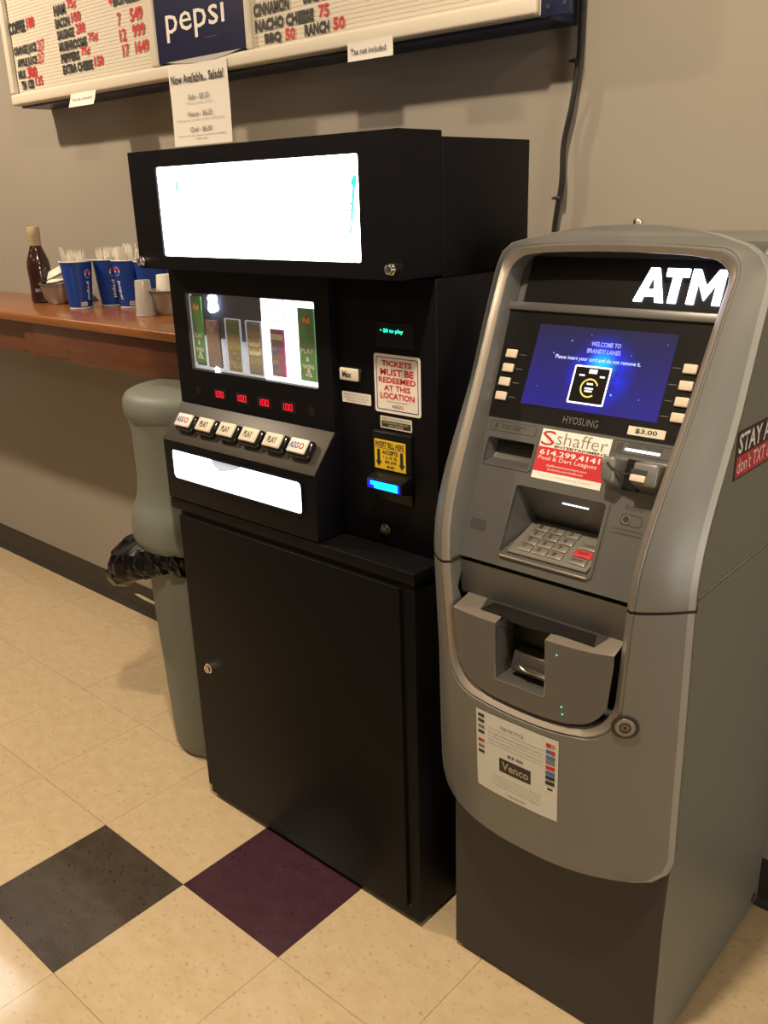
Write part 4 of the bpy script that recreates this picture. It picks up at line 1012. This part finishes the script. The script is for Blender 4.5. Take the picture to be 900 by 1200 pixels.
def utensils(kind, c, z0, rb, rt, h, n, raise_, label, group):
    for k in range(n):
        a = 2*math.pi*(k+.5*random.random())/n; rr = random.uniform(.25, .95)
        o = bpy.data.objects.new('plastic_'+kind, proto[kind]); COL.objects.link(o)
        b = Vector((math.cos(a)*rr*(rb-.012), math.sin(a)*rr*(rb-.012), .008)); tp = Vector((math.cos(a)*rr*(rt-.010), math.sin(a)*rr*(rt-.010), h))
        d = (tp-b).normalized()
        q = d.to_track_quat('Z', 'Y') @ Matrix.Rotation(random.uniform(0, 6.28), 3, 'Z').to_quaternion()
        o.rotation_mode = 'QUATERNION'; o.rotation_quaternion = q
        o.location = Vector((c[0], c[1], z0))+b+d*random.uniform(*raise_)
        tag(o, label, 'utensil', group)
H = .137
CUPS = [(-1.107, .587, 'blue paper soda cup nearest the sauce bottle, full of plastic forks'), (-1.073, .652, 'second blue paper soda cup, between two other cups, holding plastic forks'),
        (-.983, .680, 'third blue paper soda cup with round red white and blue logo'), (-.868, .684, 'rightmost blue paper soda cup, mostly hidden behind the frosted cup')]
CUPS = [(-1.107, .587, CUPS[0][2]), (-1.083, .680, CUPS[1][2]), (-.983, .682, CUPS[2][2]), (-.868, .682, CUPS[3][2])]
for k, (x, y, lb_) in enumerate(CUPS):
    rb, rt, h = .0325, .0455, H
    t = cup_tree('soda_cup', lb_, 'cup', (x, y, SZ+.0005), 0, 'blue soda cups on the counter', rb, rt, h)
    a = CAMD(x, y)
    ang = a+{0: .75, 1: .25, 2: -.85, 3: 0}[k]
    if k in (0, 1, 2):
        lg = .094 if k == 2 else .088
        em = MB()
        def ell(r0, r1, z_, sgn, m, nm):
            P = [on_cup(rb, rt, h, ang, r0*math.cos(q), z_+r1*math.sin(q), .0010) for q in [math.radians(a_) for a_ in (range(0, 181, 15) if sgn > 0 else range(180, 361, 15))]]
            return MB().add(P, [tuple(range(len(P)))]).build(nm, m, t, local=True)
        ell(.0105, .0125, lg+.012, 1, PAPER, 'logo_ring'); ell(.0105, .0125, lg+.012, -1, PAPER, 'logo_ring')
        P = [on_cup(rb, rt, h, ang, .009*math.cos(q), lg+.014+.009*math.sin(q), .0014) for q in [math.radians(a_) for a_ in range(0, 181, 15)]]; MB().add(P, [tuple(range(len(P)))]).build('logo_red', REDINK, t, local=True)
        P = [on_cup(rb, rt, h, ang, .009*math.cos(q), lg+.009+.008*math.sin(q), .0014) for q in [math.radians(a_) for a_ in range(180, 361, 15)]]; MB().add(P, [tuple(range(len(P)))]).build('logo_blue', BLUEINK, t, local=True)
        cup_words(t, 'pepsi', rb, rt, h, ang, .052, .013, .052, PAPER, 'cup_lettering')
        a2 = a+{0: .25, 1: .75, 2: .05}[k]
        cup_patch(t, rb, rt, h, a2, -.008+.0, .010, .008, .020, PAPER, 'barcode_label')
        for q in range(7): cup_patch(t, rb, rt, h, a2, -.0065+.0022*q, -.0065+.0022*q+.0010+.0004*(q % 2), .0095, .0185, GREYINK, 'barcode_line', .0008)
    if k == 0: cup_patch(t, rb, rt, h, a-.35, -.0004, .0004, .02, .120, mat('cup_seam', (.10, .16, .42), .4), 'seam')
NMS = ['leftmost', 'second', 'third', 'rightmost']
utensils('fork', CUPS[0][:2], SZ+.001, .0325, .0455, H, 17, (0, .012), 'white plastic fork standing tines up in the leftmost blue cup', 'forks in the leftmost cup')
utensils('fork', CUPS[1][:2], SZ+.001, .0325, .0455, H, 15, (0, .014), 'white plastic fork standing tines up in the second blue cup', 'forks in the second cup')
utensils('knife', CUPS[2][:2], SZ+.001, .0325, .0455, H, 12, (.006, .024), 'white plastic knife standing in the third blue cup', 'knives in the third cup')
utensils('spoon', CUPS[3][:2], SZ+.001, .0325, .0455, H, 6, (0, .010), 'white plastic spoon in the rightmost blue cup behind the sign box', 'spoons in the rightmost cup')
# one spoon leaning out of the left cup
o = bpy.data.objects.new('plastic_knife', proto['knife']); COL.objects.link(o); o.location = (-1.118, .578, SZ+.030); o.rotation_euler = (math.radians(6), math.radians(-8), .9)
tag(o, 'white plastic knife rising above the forks in the leftmost cup', 'utensil')
def bowl(loc, rb, rt, h, label):
    o = MB().lathe([(.001, 0), (rb, 0), (rb+(rt-rb)*.55, h*.28), (rt-.002, h*.8), (rt, h), (rt+.004, h+.001), (rt+.004, h-.001), (rt-.001, h-.003), (rb+(rt-rb)*.55-.002, h*.30), (rb-.002, .003), (.001, .003)], (0, 0, 0), 36).build('steel_bowl', STEELBOWL, None, smooth=True)
    o.location = loc; return tag(o, label, 'bowl', 'steel bowls on the counter')
bowl((-1.300, .634, SZ+.0004), .040, .060, .062, 'brushed steel bowl of white foam bowls behind the sauce bottle')
bowl((-.727, .640, SZ+.0004), .040, .058, .066, 'brushed steel bowl holding a white foam cup, beside the ticket machine')
for k, (dx, dy, dz, rx) in enumerate(((0, 0, .030, 10), (.004, .002, .050, 14), (-.004, 0, .070, 8), (-.008, .002, .090, 22))):
    o = MB().lathe([(.001, .016), (.022, .016), (.030, .008), (.036, .002), (.038, 0), (.036, -.002), (.029, .006), (.021, .013), (.001, .013)], (0, 0, 0), 26).build('foam_bowl', CUPW, None, smooth=True)
    o.location = (-1.300+dx, .634+dy, SZ+dz); o.rotation_euler = (math.radians(rx), math.radians(-rx*.6), 0)
    tag(o, ['lowest', 'second', 'third', 'topmost'][k]+' white foam bowl stacked in the steel bowl behind the bottle', 'bowl', 'stacked white foam bowls')
o = MB().lathe([(.0275, 0), (.0265, 0), (.0215, .058), (.001, .059), (.001, .061), (.021, .061), (.0225, .059), (.0275, .002)], (0, 0, 0), 28).build('foam_cup', CUPW, None, smooth=True); o.location = (-.745, .640, SZ+.045)
tag(o, 'white foam cup upside down in the right steel bowl', 'cup')
o = MB().lathe([(.0262, 0), (.0268, .001), (.0268, .004), (.0255, .005), (.0205, .093), (.019, .095), (.001, .095), (.001, .0938), (.0185, .0938), (.0245, .004), (.0252, 0)], (0, 0, 0), 30).build('frosted_cup', CLEARP, None, smooth=True)
o.location = (-.760, .577, SZ+.0004); tag(o, 'frosted clear plastic cup turned upside down in front of the blue cups', 'cup')
bt = thing('sauce_bottle', 'dark brown glass sauce bottle with tan wrapped cap on the counter', 'bottle', (-1.384, .617, SZ+.0004))
MB().lathe([(.001, 0), (.032, 0), (.0355, .004), (.0355, .020), (.034, .060), (.0355, .098), (.0360, .110), (.033, .130), (.024, .155), (.0175, .172), (.0165, .200), (.001, .200)], (0, 0, 0), 34).build('glass', SAUCE, bt, smooth=True, local=True)
MB().lathe([(.0175, .172), (.0172, .174), (.0182, .176), (.0180, .200), (.0195, .203), (.0195, .224), (.0175, .230), (.001, .230)], (0, 0, 0), 30).build('cap', CAPT, bt, smooth=True, local=True)
lb_ = MB()
for (a0, a1, z0, z1) in ((.1, .75, .030, .050), (-.6, -.1, .035, .045)):
    A0 = CAMD(-1.384, .617)
    lb_.add([((.0357)*math.cos(A0+a0+(a1-a0)*i/4), .0357*math.sin(A0+a0+(a1-a0)*i/4), z) for z in (z0, z1) for i in range(5)], [(i, i+1, 6+i, 5+i) for i in range(4)])
lb_.build('label', mat('bottle_label', (.20, .17, .15), .5), bt, smooth=True, local=True)

# ================================================================== MENU BOARD
mbd = thing('menu_board', 'cream letter menu board in a navy metal box, lettered in black and red', 'menu board', (-.45, YW, 1.67))
MX0, MX1, MZ0, MZ1 = -1.385, .447, 1.672, 2.42
FYB = .615
MB().box(MX0+.004, .458, .640, YW-.0005, MZ0-.006, MZ1).build('box', NAVY, mbd, bevel=.002)
MB().prism([(MX0, MZ0), (MX1, MZ0), (MX1, MZ1), (MX0, MZ1)], 0, .012, front(.6398)).build('face', BOARDW, mbd)
fw_ = .030
for (x0, x1, z0, z1) in ((MX0, MX1, MZ0, MZ0+fw_), (MX0, MX0+.026, MZ0+fw_, MZ1), (MX1-.026, MX1, MZ0+fw_, MZ1), (-.665, -.636, MZ0+fw_, MZ1), (-.306, -.296, MZ0+fw_, MZ1)):
    MB().box(x0, x1, FYB-.004, .6279, z0, z1).build('frame_rail', BOARDW, mbd, bevel=.006, seg=3)
Mn = front(.6278)
for (x0, x1) in ((MX0+.026, -.665), (-.296, MX1-.026)):
    k = 0
    gm = MB(); z = MZ0+fw_+.006
    while z < 2.0:
        gm.xbox(x0, x1, z, z+.0074, 0, .0007, Mn); z += .0085
    g = gm.build('letter_track', BOARDW, mbd); g['kind'] = 'stuff'
Mp = front(.6262)
def line(items):
    for (s_, x0, x1, z0, z1, m_) in items: words(s_, x0, x1, z0, z1, Mp, m_, mbd, 'menu_lettering', bold=.055 if m_ is INK else .03, ext=.0012)
R_, K_ = REDINK, INK
line([('OPTIONS', -1.37, -1.25, 1.955, 1.985, K_), ('COFFEE', -1.362, -1.268, 1.858, 1.890, K_), ('100', -1.258, -1.215, 1.862, 1.892, R_),
      ('ORANGE JUICE', -1.352, -1.222, 1.797, 1.826, K_), ('217', -1.215, -1.178, 1.800, 1.830, R_),
      ('APPLE JUICE', -1.342, -1.228, 1.766, 1.793, K_), ('217', -1.222, -1.188, 1.770, 1.798, R_),
      ('MILK', -1.345, -1.300, 1.742, 1.764, K_), ('300', -1.293, -1.238, 1.738, 1.768, R_),
      ('TEA  ICED', -1.335, -1.262, 1.711, 1.735, K_), ('135', -1.254, -1.212, 1.715, 1.740, R_),
      ('+', -1.165, -1.150, 1.925, 1.940, R_), ('EXTRAS', -1.145, -1.03, 1.925, 1.955, K_),
      ('HAM', -1.105, -1.045, 1.873, 1.900, K_), ('75¢', -1.035, -.990, 1.877, 1.904, R_),
      ('BACON', -1.105, -1.032, 1.843, 1.868, K_), ('100', -1.022, -.975, 1.847, 1.873, R_),
      ('SAUSAGE', -1.103, -1.016, 1.815, 1.839, K_), ('200', -1.006, -.960, 1.819, 1.844, R_),
      ('MUSHROOMS', -1.101, -.960, 1.786, 1.810, K_), ('75¢', -.952, -.905, 1.790, 1.815, R_),
      ('PEPPERS', -1.099, -1.004, 1.758, 1.781, K_), ('75¢', -.995, -.950, 1.762, 1.786, R_),
      ('EXTRA CHEESE', -1.097, -.944, 1.729, 1.753, K_), ('150', -.936, -.892, 1.733, 1.758, R_),
      ('+', -.838, -.822, 1.864, 1.882, R_), ('BONELESS', -.818, -.688, 1.857, 1.888, K_),
      ('7', -.808, -.792, 1.812, 1.842, R_), ('549', -.752, -.698, 1.814, 1.846, R_),
      ('12', -.806, -.776, 1.777, 1.806, R_), ('999', -.748, -.694, 1.779, 1.809, R_),
      ('17', -.800, -.770, 1.741, 1.770, R_), ('1649', -.744, -.684, 1.743, 1.772, R_),
      ('CINNAMON', -.286, -.172, 1.764, 1.790, K_), ('SUGAR', -.130, -.056, 1.768, 1.793, K_),
      ('NACHO CHEESE', -.284, -.100, 1.734, 1.758, K_), ('75', -.086, -.055, 1.737, 1.761, R_),
      ('BBQ', -.256, -.202, 1.706, 1.729, K_), ('50', -.190, -.158, 1.708, 1.731, R_), ('RANCH', -.130, -.056, 1.708, 1.731, K_), ('50', -.046, -.012, 1.710, 1.733, R_)])
pp = MB().xbox(-.634, -.308, 1.706, MZ1, .0005, .0135, front(.6278)).build('drink_panel', PEPSIB, mbd); lab(pp, 'navy drink panel with white pepsi lettering')
Mg = front(.6143)
words('pepsi', -.592, -.372, 1.748, 1.822, Mg, PAPER, mbd, 'drink_lettering', bold=.004, ext=.0006)
MB().prism([(-.600, 1.7062)]+[(-.600+.28*k/10, 1.7062-.012*math.sin(math.pi*k/10)) for k in range(1, 10)]+[(-.32, 1.7062)], 0, .0006, front(.6105)).build('panel_card_edge', mat('grey_card', (.42, .40, .38), .6), mbd)
words('pepsico', -.445, -.405, 1.742, 1.745, Mg, GREYINK, mbd, 'drink_lettering')
bk = MB().box(.446, .5035, .628, .6385, 1.668, 1.90).build('end_bracket', NAVY, mbd, bevel=.001)
for (x, z) in ((.462, 1.683), (.494, 1.685)): MB().disc((x, z), .0035, .002, front(.628), 10).build('rivet', CHROME, mbd)

# papers hanging from the board
def sheet(name, x0, x1, z0, z1, y, label, curl=.008, lean=0.0, n=8):
    vs = []
    for d in (0, .0006):
        for j in range(n+1):
            f = j/n
            for i in range(3):
                vs.append((x0+(x1-x0)*i/2, y+curl*math.sin(f*math.pi)*.5+lean*(1-f)+d, z0+(z1-z0)*f))
    m_ = 3*(n+1); fs = []
    for j in range(n):
        for i in range(2):
            a = j*3+i; fs += [(a, a+1, a+4, a+3), (m_+a, m_+a+3, m_+a+4, m_+a+1)]
    per = [i for i in range(3)]+[j*3+2 for j in range(1, n+1)]+[n*3+1, n*3]+[j*3 for j in range(n-1, 0, -1)]
    for a, b in zip(per, per[1:]+per[:1]): fs.append((a, b, m_+b, m_+a))
    o = MB().add(vs, fs).build(name, PAPER, None, smooth=True); tag(o, label, 'paper notice'); return o
y0 = .6075
pn = sheet('menu_notice', -.594, -.372, 1.517, 1.694, y0, 'white printed salad price sheet hanging below the pepsi panel', .004)
def paper_words(p, txt, x0, x1, z0, z1, m_, bold=.0): return words(txt, x0, x1, z0, z1, front(y0-.0006), m_, p, 'notice_lettering', bold, ext=.0002)
paper_words(pn, 'Now Available... Salads!', -.584, -.384, 1.655, 1.675, INK, .025)
for s_, sub, z, w_ in (('Side - $3.25', 'Lettuce, tomato, cheese', 1.617, .040), ('House - $6.25', 'Lettuce, tomato, cucumbers, shredded cheddar cheese', 1.580, .046), ('Chef - $6.50', 'Lettuce, ham, egg, tomato, cucumbers, shredded', 1.545, .042)):
    paper_words(pn, s_, -.483-w_, -.483+w_, z, z+.013, GREYINK, .01)
    ww = .050 if 'Side' in s_ else .092
    paper_words(pn, sub, -.483-ww, -.483+ww, z-.008, z-.004, GREYINK)
paper_words(pn, 'cheddar cheese', -.505, -.461, 1.5295, 1.5335, GREYINK)
p2 = sheet('tax_note', .008, .128, 1.644, 1.678, .6075, 'small white slip reading Tax not included, right half of board', .002)
words('Tax not included', .018, .112, 1.655, 1.666, front(.6065), INK, p2, 'notice_lettering', bold=.01, ext=.0002)
p3 = sheet('tax_note', -1.048, -.922, 1.641, 1.676, .6100, 'small white slip under the left end of the menu board', .002, -.012)
words('Tax not included', -1.038, -.935, 1.656, 1.664, front(.604), GREYINK, p3, 'notice_lettering', ext=.0002)

# ================================================================== CABLES ON THE WALL
def spline(P, n=10):
    P = [Vector(p) for p in P]; Q = [P[0]*2-P[1]]+P+[P[-1]*2-P[-2]]; out = []
    for i in range(1, len(Q)-2):
        a, b, c_, d = Q[i-1:i+3]
        for k in range(n):
            t = k/n; out.append(.5*((2*b)+(c_-a)*t+(2*a-5*b+4*c_-d)*t*t+(3*b-a-3*c_+d)*t**3))
    return out+[P[-1]]
ca = MB().tube(spline([(.476, .716, 2.3), (.475, .716, 1.70), (.471, .716, 1.60), (.462, .715, 1.53), (.448, .716, 1.47), (.446, .716, 1.40), (.432, .718, 1.31), (.43, .72, 1.15), (.43, .72, .4)]), .0052, 8).build('power_cable', CABLE, None, smooth=True)
tag(ca, 'thick black cable running down the wall behind the cash machine', 'cable')
cb = MB().tube(spline([(.468, .722, 1.665), (.467, .722, 1.60), (.462, .722, 1.55), (.448, .724, 1.51), (.444, .724, 1.46), (.449, .724, 1.40), (.447, .724, 1.36)]), .0026, 8).build('signal_cable', CABLEG, None, smooth=True)
tag(cb, 'thin grey cable looping beside the thick black cable', 'cable')
for (x, z, lb_) in ((.466, 1.607, 'upper black cable tie on the wall cables below the board'), (.440, 1.375, 'lower black cable tie just above the cash machine')):
    q = MB().lathe([(.0075, -.003), (.0085, 0), (.0075, .003), (.0055, .003), (.0055, -.003), (.0075, -.003)], (x, .716, z), 14, cap=False).box(x-.011, x-.006, .711, .715, z-.002, z+.002).build('cable_tie', INK, None)
    tag(q, lb_, 'cable tie', 'cable ties')
